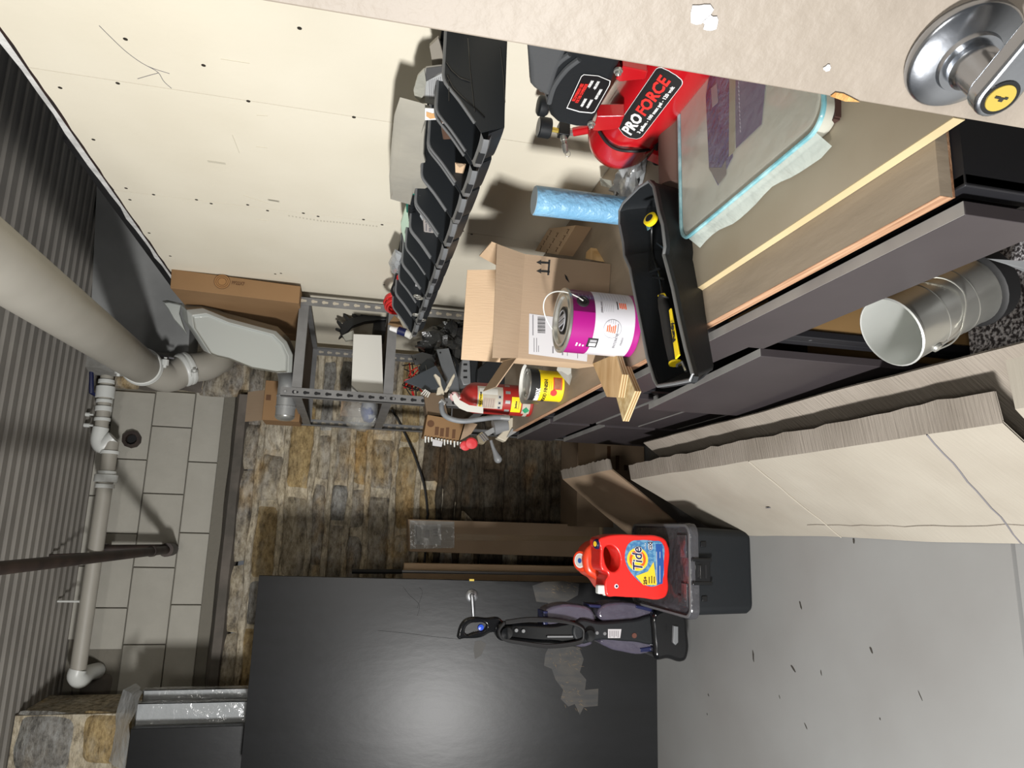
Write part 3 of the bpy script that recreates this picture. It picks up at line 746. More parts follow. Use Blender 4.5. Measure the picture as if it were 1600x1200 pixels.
# choose distance so the rim is 0.17 m across
def atdepth(x, y, d): return CAM + ray(x, y) / F * d
T_ = atdepth(1392, 519, 1.38); B_ = atdepth(1534, 440, 1.45)
axb = (B_ - T_); Lb = .213; axb.normalize(); B_ = T_ + axb * Lb
r = .0705
g = G(); g.lathe([(r + .002, 0), (r + .002, .004), (r, .006), (r, .07), (r + .0012, .072), (r, .074), (r, .15), (r + .0012, .152), (r, .154), (r, Lb - .01), (r + .002, Lb - .006), (r + .002, Lb), (0, Lb)], T_, axb, 40, None, False)
sh = g.out('tin_wall', 'tin', bk, smooth=True)
G().loft([[T_ + axb * h + (axb.orthogonal().normalized() * math.cos(t) + axb.cross(axb.orthogonal().normalized()) * math.sin(t)) * rr for t in [2 * PI * k / 40 for k in range(40)]] for rr, h in
          ((r + .002, 0), (r - .001, -.002), (r - .003, .001), (r - .003, .05), (r - .003, Lb - .004))], False, True).out('tin_inside', 'tin_in', bk, smooth=True)
ao = axb.orthogonal().normalized(); vr = (CAM - T_); vr = (vr - axb * vr.dot(axb)).normalized(); sd = axb.cross(vr).normalized()
if sd.x > 0: sd = -sd
e_ = T_ + axb * .045 + sd * r
for s_ in (1, -1):
    e = T_ + axb * .045 + (sd * .93 + vr * .36 * 1).normalized() * r if s_ > 0 else T_ + axb * .045 - (sd * .93 + vr * .36).normalized() * r
    G().lathe([(0, 0), (.011, 0), (.009, .005), (.004, .007), (0, .007)], e, (e - T_ - axb * .045), 14).out('handle_ear', 'tin', bk, smooth=True)
    if s_ > 0: e0 = e
    else: e1_ = e
mid = T_ + axb * .12 + vr * (r + .006)
hp = spline([e0 + (e0 - T_ - axb * .045).normalized() * .006, e0 + axb * .03 + vr * .012 + sd * .006, T_ + axb * .10 + vr * r * .75 + sd * r * .74, mid, T_ + axb * .10 + vr * r * .8 - sd * r * .75, e1_], 8)
G().tube(hp, .0018, 6).out('wire_handle', 'tin', bk, smooth=True)
G().lathe([(r + .002, 0), (r + .012, .006), (r + .012, .04), (r - .01, .045), (0, .045)], B_ - axb * .002, axb, 32).out('rubber_base', 'rubber', bk, smooth=True)
bgp = thing('plastic_sheet', 'pale plastic sheet draped beside the tilted tin', 'sheet', onz(1590, 400, .5))
G().prism([onz(1542, 404, .52), onz(1600, 408, .52), onz(1640, 430, .46), onz(1600, 425, .46), onz(1572, 413, .5)], (0, 0, -.003)).out('sheet_fold', 'greyplastic', bgp)

# ================================================================== FLOOR: flattened cartons leaning on the cabinets
H = .36
def carton(nm, label, y0, y1, xf, xt, H, th, m, topm, seed, mid=.5, near_cut=0.0, far_cut=0.0):
    """flattened carton: face leans from the floor (xf) to the top (xt)"""
    t = thing(nm, label, 'cardboard', (xf, (y0 + y1) / 2, 0), 'flattened cartons leaning on the cabinets')
    ny, nh = 40, 8; S = V((seed, 0, 0)); rings = []
    def P(u, v, off=0):
        y = y0 + (y1 - y0) * u; y += near_cut * v * (1 - u) + far_cut * v * u
        x = xf + (xt - xf) * v; z = H * v
        k = .005 * noise.noise(V((y * 2.2, v * 2, seed))) + .0015 * noise.noise(V((y * 7, v * 5, seed)))
        if v < .01: z = .002; x += .008 * noise.noise(V((y * 1.6, 0, seed)))
        z += (.003 * noise.noise(V((y * 6, 0, seed + 5)))) * v
        return V((x - k + off, y, max(z, .002)))
    g = G(); vs = [P(i / ny, j / nh) for j in range(nh + 1) for i in range(ny + 1)]
    n0 = len(vs); vs2 = [v + V((.004, 0, -.002)) if v.z > .01 else v + V((.006, 0, 0)) for v in vs]
    fs = [(j * (ny + 1) + i, j * (ny + 1) + i + 1, (j + 1) * (ny + 1) + i + 1, (j + 1) * (ny + 1) + i) for j in range(nh) for i in range(ny)]
    g.add(vs, fs); g.add(vs2, [f[::-1] for f in fs])
    o = g.out('front_face', m, t, smooth=True, fix=False)
    if th:
        g = G(); a = []; b = []
        for i in range(ny + 1):
            p = P(i / ny, 1); a.append(p); jag = (.006 * noise.noise(V((i * 1.3, seed, 0))) if i % 3 else .010 * noise.noise(V((i * 2.9, seed, 1))))
            b.append(p + V((th + jag, 0, .012)))
        g.loft([a, b], False, False, closed=False); g.loft([[q - UP * .004 for q in b], [q - UP * .004 for q in a]], False, False, closed=False)
        g.out('top_flap', topm, t, smooth=False, fix=False)
    # creases
    return t, P
cb, PB = carton('flattened_carton', 'big pale flattened carton leaning low against the cabinets, creased near its left end', 1.20, 2.95, .0, .232, .375, .066, 'card_pale', 'card_grey', 3.3, near_cut=-.06, far_cut=.1)
for u0, dv in ((.15, .0), (.53, .0)):
    g = G(); pts = [PB(u0 - .05 * v + .004 * noise.noise(V((v * 6, u0, 0))), v) + V((-.0012, 0, .0008)) for v in [k / 12 for k in range(13)]]
    g.tube(pts, .0022 if u0 < .3 else .0028, 5); g.out('crease', 'inkgrey' if u0 < .3 else 'card_pale', cb)
g = G(); g.tube([PB(.08 + .5 * k / 16, .17 + .03 * noise.noise(V((k * .7, 2, 0)))) + V((-.001, 0, .001)) for k in range(17)], .0012, 4); g.out('crease', 'card_grey', cb)
G().box((PB(.62, .42).x - .004, PB(.62, .42).y - .01, PB(.62, .42).z), (PB(.62, .42).x - .001, PB(.62, .42).y + .01, PB(.62, .42).z + .008)).out('staple', 'inkgrey', cb)
carton('flattened_carton', 'darker flattened carton standing behind the big pale one, touching the cabinets', .9, 2.85, .08, .375, .40, .0, 'card_grey', 'card_grey', 8.1)
t2, P2_ = carton('flattened_carton', 'near pale carton by the torn end of the big one', .45, 1.17, -.02, .26, .365, .10, 'card_pale', 'card_pale', 5.7, far_cut=-.05)
t3, P3_ = carton('flattened_carton', 'crumpled dark carton beyond the big pale one, by the black tote', 3.02, 3.80, -.08, .27, .47, .05, 'card', 'card_grey', 9.4, near_cut=.03)
# boxes in the far corner on the floor
fb = thing('cardboard_box', 'brown cardboard box on the floor past the last cabinet, lit at its corner', 'box', (.55, 4.3, 0), 'boxes in the far corner')
G().box((.02, 4.25, 0), (.95, 4.6, ony(902, 750, 4.25).z)).out('box_body', 'card_dark', fb)
fb2 = thing('cardboard_box', 'small printed cardboard box standing on the brown box past the last cabinet', 'box', (.45, 4.15, .43), 'boxes in the far corner')
a = ony(930, 695, 3.95); G().box((.28, 3.72, .02), (.62, 4.02, ony(930, 700, 3.72).z)).out('box_body', 'card', fb2)
for i in range(3): G().box((.33, 3.718, .12 + i * .05), (.36 + .05 * i, 3.7195, .14 + i * .05)).out('printed_mark', 'inkbrown', fb2)
fb2['label'] = 'printed cardboard box on the floor against the last cabinet'
fb2.location = (.46, 3.87, .02)
d_ = V((.46, 3.87, .02)) - ORG[fb2]
for ch in [o for o in bpy.data.objects if o.parent == fb2]: ch.location = ch.location - d_
ORG[fb2] = V((.46, 3.87, .02))

# ================================================================== TOTE
tt = thing('storage_tote', 'black storage tote with smoky clear latched lid on the grey floor', 'tote', (-.15, 2.95, 0))
def rrect(cx, cy, hx, hy, r, z, n=5):
    o = []
    for sx, sy, t0 in ((1, 1, 0), (-1, 1, PI / 2), (-1, -1, PI), (1, -1, 1.5 * PI)):
        for k in range(n + 1):
            t = t0 + PI / 2 * k / n; o.append(V((cx + sx * (hx - r) + math.cos(t) * r, cy + sy * (hy - r) + math.sin(t) * r, z)))
    return o
tx, ty = -.148, 2.955
G().loft([rrect(tx, ty, .158, .262, .035, 0.002), rrect(tx, ty, .166, .272, .035, .02), rrect(tx, ty, .172, .285, .035, .262)]).out('tote_body', 'blackmatte', tt, smooth=True)
lid = G().loft([rrect(tx, ty, .178, .293, .04, .250), rrect(tx, ty, .186, .302, .045, .254), rrect(tx, ty, .188, .304, .045, .276), rrect(tx, ty, .182, .297, .04, .288), rrect(tx, ty, .172, .287, .035, .289),
          rrect(tx, ty, .166, .281, .03, .281), rrect(tx, ty, .15, .262, .03, .281)]).out('lid', 'film_lid', tt, smooth=True)
G().loft([rrect(tx, ty, .184, .299, .042, .2785), rrect(tx, ty, .182, .297, .042, .290), rrect(tx, ty, .173, .288, .036, .291), rrect(tx, ty, .170, .285, .036, .281)], False, False).out('lid_rim', 'bin_lip', lid, smooth=True)
for sx in (1, -1):
    g = G(); g.prism([(tx + sx * .05, ty - .26, .2815), (tx + sx * .14, ty - .26, .2815), (tx + sx * .14, ty - .18, .2815), (tx + sx * .10, ty - .18, .2815), (tx + sx * .10, ty - .21, .2815), (tx + sx * .05, ty - .21, .2815)], (0, 0, .006))
    g.out('lid_rib', 'film_lid', lid, bevel=.002)
yf = ty - .285
la = thing('x', None, None, (0, 0, 0)); bpy.data.objects.remove(la)
lt = G().box((tx - .045, yf - .02, .205), (tx + .045, yf + .0, .272)).out('latch', 'blackgloss', tt, bevel=.004)
for s_ in (1, -1): G().box((tx + s_ * .045 - .007, yf - .026, .20), (tx + s_ * .045 + .007, yf - .004, .285)).out('latch_arm', 'blackgloss', lt, bevel=.003)
G().box((tx - .026, yf - .032, .245), (tx + .026, yf - .016, .256)).out('latch_lip', 'blackgloss', lt, bevel=.002)
G().box((tx - .026, yf - .0215, .222), (tx + .026, yf - .0195, .230)).out('latch_slot', 'hole', lt)
for s_ in (1, -1):
    G().box((tx + s_ * .105 - .011, yf - .004, .212), (tx + s_ * .105 + .011, yf + .012, .236)).out('side_lug', 'blackgloss', tt, bevel=.003)
    G().box((tx + s_ * .075 - .012, yf - .014, .255), (tx + s_ * .075 + .012, yf + .006, .272)).out('hinge_loop', 'bin_lip' if s_ < 0 else 'blackgloss', lt, bevel=.004)

# ================================================================== DETERGENT JUGS
def jug_label(t, Yf):
    s = lambda x, y: (ony(x, y, Yf).x, ony(x, y, Yf).z)
    return s
Yj = 2.80
jg = thing('detergent_jug', 'near red detergent jug with blue and yellow label, standing on the tote lid', 'detergent', (-.16, Yj + .05, .29), 'red detergent jugs on the tote')
out = [(1042, 846), (1044, 900), (1043, 928), (1036, 935), (1000, 934), (962, 932), (949, 931), (946, 925), (946, 908), (950, 897), (940, 890), (938, 868), (938, 856), (936, 851), (937, 842), (945, 838), (962, 835), (1000, 836), (1030, 838)]
hole = [(944, 862), (946, 855), (952, 852), (960, 855), (967, 865), (969, 880), (965, 890), (957, 893), (949, 886), (945, 874)]
solidY([out, hole], Yj, .115, .007, 'redplastic', jg, 'jug_body', smooth_pts=True)
LB = thing  # noqa
yl = Yj - .0006
def lp(pts, m, nm, off, parent, sm=True):
    return solid([[(ony(x, y, Yj).x, ony(x, y, Yj).z) for x, y in pts]], (0, Yj - off, 0), *XZ, .0003, 0, m, parent, nm, smooth_pts=sm)
lb = lp([(1034, 848), (1037, 880), (1034, 908), (1026, 915), (1010, 915), (990, 900), (978, 880), (977, 862), (985, 847), (1000, 844), (1020, 845)], 'bluelabel', 'front_label', .0006, jg)
lp([(1034, 850), (1037, 882), (1035, 912), (1024, 914), (1027, 880), (1024, 850)], 'blue', 'blue_band', .0012, lb, False)
lp([(1021, 878), (1026, 914), (1005, 914), (993, 900), (1012, 893)], 'tideyellow', 'yellow_corner', .0013, lb, False)
cc = ony(996, 874, Yj); yy = Yj
for r_, m_, of in ((.046, 'tideyellow', .0016), (.036, 'orange', .0022), (.025, 'tideyellow', .0028)):
    G().cyl((cc.x, yy - of + .0004, cc.z), (cc.x, yy - of, cc.z), r_, n=32).out('label_ring', m_, lb)
text('Tide', (cc.x, yy - .003, cc.z), (1, 0, .06), (0, 0, 1), .060, 'white', lb, width=.094, bold=.0028, shear=.2)
text('Tide', (cc.x, yy - .0036, cc.z), (1, 0, .06), (0, 0, 1), .060, 'navy', lb, width=.091, bold=.0008, shear=.2)
c_ = ony(1016, 853, Yj); text('OXI', (c_.x, yy - .0016, c_.z), (1, 0, 0), (0, 0, 1), .02, 'white', lb, width=.034, bold=.0028)
text('OXI', (c_.x, yy - .002, c_.z), (1, 0, 0), (0, 0, 1), .02, 'navy', lb, width=.032, bold=.0008)
c_ = ony(1008, 853, Yj); text('ULTRA', (c_.x, yy - .0016, c_.z), (1, 0, 0), (0, 0, 1), .008, 'white', lb)
c_ = ony(1008, 907, Yj); text('25+', (c_.x, yy - .002, c_.z), (1, 0, 0), (0, 0, 1), .02, 'ink', lb, width=.032, bold=.0008)
for i, x_ in enumerate((1014, 1018, 1022)):
    c_ = ony(x_, 906, Yj); G().box((c_.x - .014, yy - .0022, c_.z - .002), (c_.x + (.012, .016, .013)[i], yy - .0018, c_.z + .002)).out('print_line', 'ink', lb)
for x_, ya, yb in ((1026, 912, 862), (1031, 910, 884), (1031, 872, 862)):
    c_ = ony(x_, ya, Yj); d_ = ony(x_, yb, Yj); G().box((c_.x, yy - .0020, c_.z - .0012), (d_.x, yy - .0016, c_.z + .0012)).out('print_line', 'label', lb)
c_ = ony(963, 916, Yj); G().cyl((c_.x, yy, c_.z), (c_.x, yy - .001, c_.z), .0085, n=20).out('round_mark', 'white', jg)
G().cyl((c_.x, yy - .0008, c_.z - .001), (c_.x, yy - .0014, c_.z - .001), .005, n=16).out('round_mark', 'navy', jg)
# caps
c_ = ony(951, 920, Yj + .03)
G().lathe([(0, -.01), (.026, -.01), (.027, .024), (.024, .030), (.012, .031), (0, .031)], c_ - UP * .004, (0, 0, 1), 24).out('white_cap', 'whiteplastic', jg, smooth=True)
G().box((c_.x - .019, c_.y - .024, c_.z + .022), (c_.x + .016, c_.y + .01, c_.z + .054)).out('spout', 'whiteplastic', jg, bevel=.005)
c_ = ony(937, 850, Yj + .025)
G().lathe([(0, -.012), (.0205, -.012), (.0205, .020), (.017, .025), (0, .025)], c_ - UP * .002, V((0, -.3, 1)), 24).out('navy_cap', 'navy', jg, smooth=True)
G().lathe([(0, 0), (.011, 0), (.011, .0008), (0, .0008)], c_ + V((0, -.3, 1)).normalized() * .0235, V((0, -.3, 1)), 20).out('cap_badge', 'tideyellow', jg)

Yk = 2.99
jh = thing('detergent_jug', 'orange-red detergent jug standing behind the near one on the tote lid', 'detergent', (-.13, Yk + .05, .29), 'red detergent jugs on the tote')
mr = mat('orange red jug plastic', (226, 66, 34), .32, coat=.2)
out = [(1000, 850), (1004, 925), (960, 930), (944, 922), (932, 906), (918, 896), (913, 880), (915, 862), (924, 850), (934, 845), (960, 840)]
solidY([out], Yk, .13, .02, mr, jh, 'jug_body', smooth_pts=True)
c_ = ony(909, 876, Yk + .05)
cap = G().lathe([(0, -.05), (.055, -.05), (.055, -.02), (.048, -.012), (.046, .006), (.040, .012), (0, .012)], c_, V((.0, -.55, 1)), 32).out('pour_cap', mr, jh, smooth=True)
axc = V((0, -.55, 1)).normalized()
G().lathe([(0, 0), (.031, 0), (.031, .001), (0, .001)], c_ + axc * .0118, axc, 28).out('cap_sticker', 'white', cap)
G().lathe([(0, 0), (.026, 0), (.026, .001), (0, .001)], c_ + axc * .0123, axc, 28).out('cap_sticker', 'paper', cap)
G().cyl(c_ + axc * .013, c_ + axc * .0140, .011, n=12).out('blue_emblem', 'blue', cap)
for i in range(8):
    a0 = ony(935, 867 + i * 1.7, Yk); G().box((a0.x - .0015, Yk - .001, a0.z - .004), (a0.x + .0008, Yk + .004, a0.z + .016)).out('barcode_bar', 'ink', jh)
a0 = ony(934, 873, Yk); G().box((a0.x - .022, Yk + .0, a0.z - .012), (a0.x + .022, Yk + .004, a0.z + .02)).out('barcode_patch', 'label', jh)

# ================================================================== DARK SLAB DOOR leaning at the back
TH = math.radians(7.0)
S0 = onz(1026, 1000, 0); sy = S0.y
UPs = V((0, math.sin(TH), math.cos(TH))); Ns = V((0, -math.cos(TH), math.sin(TH)))
xr_ = onp(737, 907, (0, sy, 0), Ns).x
hs = (onp(395, 1000, (0, sy, 0), Ns) - V((onp(395, 1000, (0, sy, 0), Ns).x, sy, 0))).length
SW = .915
sl = thing('dark_slab_door', 'tall black-stained slab door leaning upright against the back, with a satin lever', 'door panel', (xr_ - SW / 2, sy, 0))
def sp(u, v, t=0): return V((xr_ - u, sy, 0.0)) + UPs * v - Ns * t   # u from right edge, v up, t into slab
slab = G().hexa([sp(SW, 0), sp(0, 0), sp(0, 0, .044), sp(SW, 0, .044), sp(SW, hs), sp(0, hs), sp(0, hs, .044), sp(SW, hs, .044)]).out('slab_panel', 'slab', sl, bevel=.001)
def son(x, y, off=0.0): return onp(x, y, V((0, sy, 0)) + Ns * off, Ns)
# handle on the slab
hc = son(737, 931)
ro = G().lathe([(0, 0), (.033, 0), (.033, .004), (.026, .010), (.014, .012), (0, .012)], hc, Ns, 32).out('lever_rose', 'satin', sl, smooth=True)
G().lathe([(0, .01), (.013, .01), (.012, .045), (0, .045)], hc, Ns, 20).out('lever_neck', 'satin', ro, smooth=True)
G().lathe([(0, .045), (.007, .045), (.006, .049), (0, .049)], hc, Ns, 16).out('key_cylinder', 'tin', ro)
d2 = (son(739, 962) - hc).normalized()
g = G(); e = hc + Ns * .04
g.tube([e - d2 * .012, e, e + d2 * .05 + Ns * .004, e + d2 * .10 - Ns * .002, e + d2 * .112 - Ns * .006], [.010, .013, .0095, .0085, .005], 12); g.out('lever_handle', 'satin', ro, smooth=True)
c = son(737, 906); G().box((c.x - .006, c.y - .004, c.z - .012), (c.x + .004, c.y + .02, c.z + .012)).out('latch_bolt', 'brass', sl)
def scuff(px, m, nm, seed, wdt=.0008):
    G().prism([son(x, y, .0009) for x, y in px], -Ns * .0004).out(nm, m, sl)
M['scuff'] = mat('worn veneer patch', (52, 48, 42), .55, c2=(33, 33, 33), scale=16, lo=.4, hi=.62, stretch=(2, 1, .7))
M['scratch'] = mat('bare wood scratch', (120, 104, 82), .7)
M['scuff2'] = mat('pale worn patch', (62, 60, 57), .6)
scuff([(852, 1022), (858, 1010), (880, 1007), (905, 1012), (912, 1030), (906, 1050), (916, 1062), (914, 1078), (935, 1076), (934, 1103), (912, 1105), (906, 1117), (898, 1100), (888, 1104), (876, 1092), (880, 1078), (868, 1062), (862, 1045), (850, 1040)], 'scuff', 'worn_patch', 1)
scuff([(832, 915), (850, 909), (880, 908), (905, 912), (903, 930), (885, 940), (868, 942), (862, 952), (856, 942), (838, 940)], 'scuff', 'worn_patch', 2)
scuff([(742, 1002), (752, 1001), (760, 1006), (752, 1024), (742, 1030), (740, 1015)], 'scuff2', 'worn_patch', 3)
rr = random.Random(5)
for (x0, y0, x1, y1, n) in [(858, 1010, 905, 1045, 26), (876, 1064, 914, 1108, 24), (845, 910, 900, 925, 18)]:
    for i in range(n):
        x = rr.uniform(x0, x1); y = rr.uniform(y0, y1); a = rr.uniform(-.4, 1.4); l = rr.uniform(3, 9)
        p0 = son(x, y, .0014); p1 = son(x + math.cos(a) * l * .5 + rr.uniform(-1, 1), y + math.sin(a) * l * .5, .0016); p2_ = son(x + math.cos(a) * l, y + math.sin(a) * l, .0014)
        G().tube([p0, p1, p2_], [.0004, .0011, .0003], 4).out('scratch', 'scratch', sl)
for px in ([(630, 917), (640, 930), (655, 945), (652, 962)], [(655, 918), (660, 926), (652, 950)], [(590, 985), (640, 990), (680, 995), (720, 999)]):
    G().tube(spline([son(x, y, .0008) for x, y in px], 4), .0007, 4).out('scratch', 'hole', sl)

# wrapped panels behind the slab, left
for i, (y0p, y1p, x0p, Yp, lab) in enumerate([(1139, 1330, 204, 4.06, 'black flat panel half hidden behind the slab door, nearest of the wrapped panels'),
                                   (1100, 1300, 216, 4.16, 'dark panel in crinkled clear wrap, middle one behind the slab door'),
                                   (1079, 1290, 226, 4.26, 'dark panel in silvery wrap, farthest one behind the slab door')]):
    a = ony(x0p, y0p, Yp); xl_ = a.x - .8; th_ = .05
    t = thing('wrapped_slab', lab, 'panel', (a.x - .4, Yp, 0), 'panels stacked behind the slab door')
    G().box((xl_, Yp, 0), (a.x, Yp + th_, a.z)).out('panel_board', 'slab', t, bevel=.002)
    if i:
        g = G(); n = 24; rings = []
        for k in range(n + 1):
            z = .3 + (a.z + .01 - .3) * k / n
            rings.append([V((a.x + .004 + .004 * noise.noise(V((z * 12, j, i))) , Yp - .006 + j * .012, z)) for j in range(6)])
        g.loft(rings, False, False, closed=False); g.out('side_wrap', 'film_wrap', t, smooth=True, fix=False)
        g = G(); rings = []
        for k in range(9):
            rings.append([V((a.x - .8 * k / 8, Yp - .004 + j * .012, a.z + .006 + .010 * noise.noise(V((k * 2, j * 1.3, i))))) for j in range(6)])
        g.loft(rings, False, False, closed=False); g.out('front_wrap_skip', 'film_wrap', t) if False else None
        g2 = G(); r2 = []
        for k in range(31):
            z = .9 + (a.z - .9) * k / 30
            r2.append([V((a.x - .17 * j / 8, Yp - .006 - .006 * abs(noise.noise(V((z * 9, j * .9, i)))), z)) for j in range(9)])
        g2.loft(r2, False, False, closed=False); g2.out('front_wrap', 'film_wrap', t, smooth=True, fix=False)
        g.out('top_wrap', 'film_wrap', t, smooth=True, fix=False)
g = G(); rings = []
for k, (x, y, wd) in enumerate([(212, 1078, 5), (200, 1090, 9), (196, 1110, 10), (188, 1130, 9), (186, 1150, 10), (182, 1175, 11), (180, 1205, 12)]):
    c = ony(x, y, 4.10); rings.append([c + V((random.uniform(-.008, .008), .06 * j - .03 + random.uniform(-.008, .008), .0042 * wd * (j - 1.5) + random.uniform(-.012, .012))) for j in range(4)])
g.loft(rings, False, False, closed=False)
ww = g.out('loose_wrap', 'film_wrap', smooth=True, fix=False); ww['label'] = 'loose crumpled clear wrap hanging over the tops of the stacked panels'; ww['category'] = 'plastic wrap'

# ================================================================== long boxes leaning beside the slab
lb1 = thing('long_box', 'tall narrow taped cardboard box with shipping label leaning on the stone wall', 'box', (-.06, 4.5, 0))
a = ony(638, 811, 4.5); b = ony(640, 862, 4.5)
G().hexa([(b.x - .01, 4.42, 0), (a.x, 4.42, 0), (a.x, 4.56, 0), (b.x - .01, 4.56, 0), (b.x, 4.52, b.z), (a.x, 4.52, a.z), (a.x, 4.66, a.z), (b.x, 4.66, b.z)]).out('box_body', 'card', lb1, bevel=.003)
def lbf(x, y, off=.001):  # on box face
    n_ = V((0, -a.z, .10)).normalized(); return onp(x, y, V((0, 4.42, 0)) + n_ * off, n_)
G().prism([lbf(647, 820), (lbf(689, 820)), lbf(689, 852), lbf(647, 851)], (0, .0005, 0)).out('shipping_label', 'label', lb1)
G().prism([lbf(640, 813, .0018), lbf(710, 815, .0018), lbf(710, 856, .0018), lbf(641, 858, .0018)], (0, .0005, 0)).out('label_pouch', 'film', lb1)
for (x0, y0, x1, y1) in [(664, 828, 671, 840), (652, 845, 656, 850), (677, 826, 684, 829), (677, 831, 684, 833), (677, 836, 684, 838), (650, 822, 652, 842), (657, 824, 658, 838)]:
    G().prism([lbf(x0, y0, .0014), lbf(x1, y0, .0014), lbf(x1, y1, .0014), lbf(x0, y1, .0014)], (0, .0003, 0)).out('label_print', 'labelgrey', lb1)
M['tape'] = mat('glossy brown tape', (158, 138, 110), .12, coat=.8, bump=.2, bscale=60)
G().prism([lbf(712, 834, .001), lbf(935, 838, .001), lbf(935, 846, .001), lbf(712, 844, .001)], (0, .0004, 0)).out('tape_strip', 'tape', lb1)
G().prism([lbf(936, 815, .001), lbf(940, 815, .001), lbf(942, 868, .001), lbf(938, 868, .001)], (0, .0004, 0)).out('tape_strip', 'cream', lb1)
lp2 = thing('narrow_panel', 'narrow pale cardboard sleeve standing between the taped box and the slab door', 'cardboard', (-.3, 4.3, 0))
a = ony(632, 880, 4.3); b = ony(631, 908, 4.3)
G().box((b.x - .12, 4.3, 0), (a.x, 4.36, a.z)).out('sleeve_body', 'card_light', lp2, bevel=.003)
p_ = thing('metal_tube', 'thin metal tube standing upright in front of the pale sleeve, black at its top', 'tube', (-.25, 4.2, 0))
u0 = ony(550, 893, 4.2); u1 = ony(628, 893, 4.2)
G().cyl((u1.x, 4.2, 0), (u1.x, 4.2, u1.z), .009, n=12).out('tube_shaft', 'satin', p_, smooth=True)
G().cyl((u1.x, 4.2, u1.z), (u1.x - .004, 4.2, u0.z), .013, n=12).out('tube_grip', 'rubber', p_, smooth=True)
cbl = G().tube(spline([ony(612, 640, 4.66), ony(624, 660, 4.68), ony(645, 705, 4.68), ony(662, 755, 4.67), ony(668, 800, 4.67), ony(667, 812, 4.66), ony(664, 870, 4.6), ony(662, 880, 4.58)], 6), .0075, 8)
cbl.out('black_cable', 'rubber', smooth=True, label='black cable hanging in a curve on the stone wall below the shelf', cat='cable')

# ================================================================== CARPET WASHER
Yv = 3.12
vc = thing('carpet_washer', 'black upright carpet washer with smoky tanks standing in front of the slab door', 'carpet cleaner', (-.44, Yv + .05, 0))
def sv(px, Y, dep, bev, m, nm, parent=vc, sm=True, **k): return solidY(px if isinstance(px[0], list) else [px], Y, dep, bev, m, parent, nm, smooth_pts=sm, **k)
sv([(1076, 985), (1076, 1025), (1070, 1034), (1045, 1030), (1026, 1030), (1022, 1008), (1020, 985), (1020, 962), (1030, 952), (1068, 955), (1074, 965)], Yv - .02, .24, .02, 'blackgloss', 'floor_nozzle')
sv([(1030, 966), (1030, 1002), (990, 1003), (940, 1000), (900, 1002), (900, 972), (940, 972), (990, 968)], Yv, .12, .012, 'blackmatte', 'body_spine')
sv([(912, 975), (912, 1003), (860, 1006), (800, 1002), (780, 1000), (776, 988), (780, 976), (800, 973), (860, 975)], Yv + .01, .08, .018, 'blackgloss', 'upper_handle_post')
sv([[(784, 968), (786, 992), (770, 988), (752, 996), (725, 998), (716, 998), (716, 990), (722, 974), (732, 966), (760, 966)], [(757, 974), (760, 980), (742, 988), (728, 990), (727, 984), (734, 975), (745, 973)]], Yv + .03, .035, .008, 'blackgloss', 'loop_grip', sm=True)
G().lathe([(0, -.012), (.012, -.010), (.014, 0), (.012, .010), (0, .012)], ony(751, 980, Yv + .03), (0, 1, 0), 14).out('trigger', mat('blue plastic', (36, 76, 190), .3), vc, smooth=True)
for (px, dep) in (([(852, 955), (862, 948), (910, 946), (924, 952), (930, 966), (930, 974), (890, 974), (852, 974)], .11), ([(935, 955), (942, 946), (962, 941), (1000, 944), (1020, 949), (1025, 960), (1022, 971), (960, 972), (938, 968)], .13),
                  ([(938, 1001), (1020, 1004), (1020, 1014), (1010, 1021), (970, 1018), (950, 1012)], .12), ([(880, 1003), (926, 1003), (918, 1010), (900, 1010)], .10)):
    k_ = sv(px, Yv + .02, dep, .012, 'film_tank', 'water_tank')
for px in ([(849, 955), (856, 955), (856, 976), (849, 976)], [(920, 944), (940, 945), (938, 950), (922, 949)], [(994, 945), (1020, 950), (1018, 956), (994, 950)], [(1000, 1013), (1019, 1010), (1018, 1018), (1002, 1019)]):
    sv(px, Yv + .015, .10, .004, 'navy', 'blue_trim', sm=False)
for c in [(807, 985), (818, 986), (933, 989), (945, 990)]:
    q = ony(*c, Yv - .0); G().lathe([(0, 0), (.0085, 0), (.007, .004), (0, .004)], q + V((0, .002, 0)), (0, -1, 0), 14).out('screw_cover', 'greyplastic', vc)
q = ony(991, 993, Yv); G().lathe([(0, 0), (.012, 0), (.011, .003), (0, .003)], q, (0, -1, 0), 16).out('round_badge', mat('copper badge', (120, 80, 70), .3, .5), vc)
st = G().prism([ony(950, 983, Yv - .0015), ony(971, 983, Yv - .0015), ony(969, 997, Yv - .0015), ony(950, 997, Yv - .0015)], (0, .001, 0)).out('rating_sticker', 'label', vc)
for i in range(5):
    a0 = ony(953 + i * 3.2, 985, Yv - .002); G().box((a0.x - .03 + .004 * (i % 2), Yv - .0022, a0.z - .0015), (a0.x - .002, Yv - .0016, a0.z + .0015)).out('sticker_line', 'inkgrey', st)
sv([(1053, 978), (1060, 979), (1060, 1004), (1056, 1008), (1052, 1004)], Yv - .035, .02, .003, 'greyplastic', 'grey_latch', sm=False)
for yo in (0, 4, 8):
    pts = spline([ony(790, 974 - yo * .4, Yv - .005), ony(830, 970 - yo * .5, Yv - .01), ony(880, 972 - yo * .3, Yv - .01), ony(908, 980, Yv - .012), ony(912, 992, Yv - .012), ony(905, 1002 + yo * .4, Yv - .01),
                  ony(860, 1008 + yo * .4, Yv - .01), ony(820, 1004 + yo * .3, Yv - .01), ony(788, 998 + yo * .2, Yv - .008), ony(780, 986, Yv - .01), ony(788, 975 - yo * .3, Yv - .006)], 6)
    G().tube(pts, .006, 8).out('wound_cord', 'rubber', vc, smooth=True)
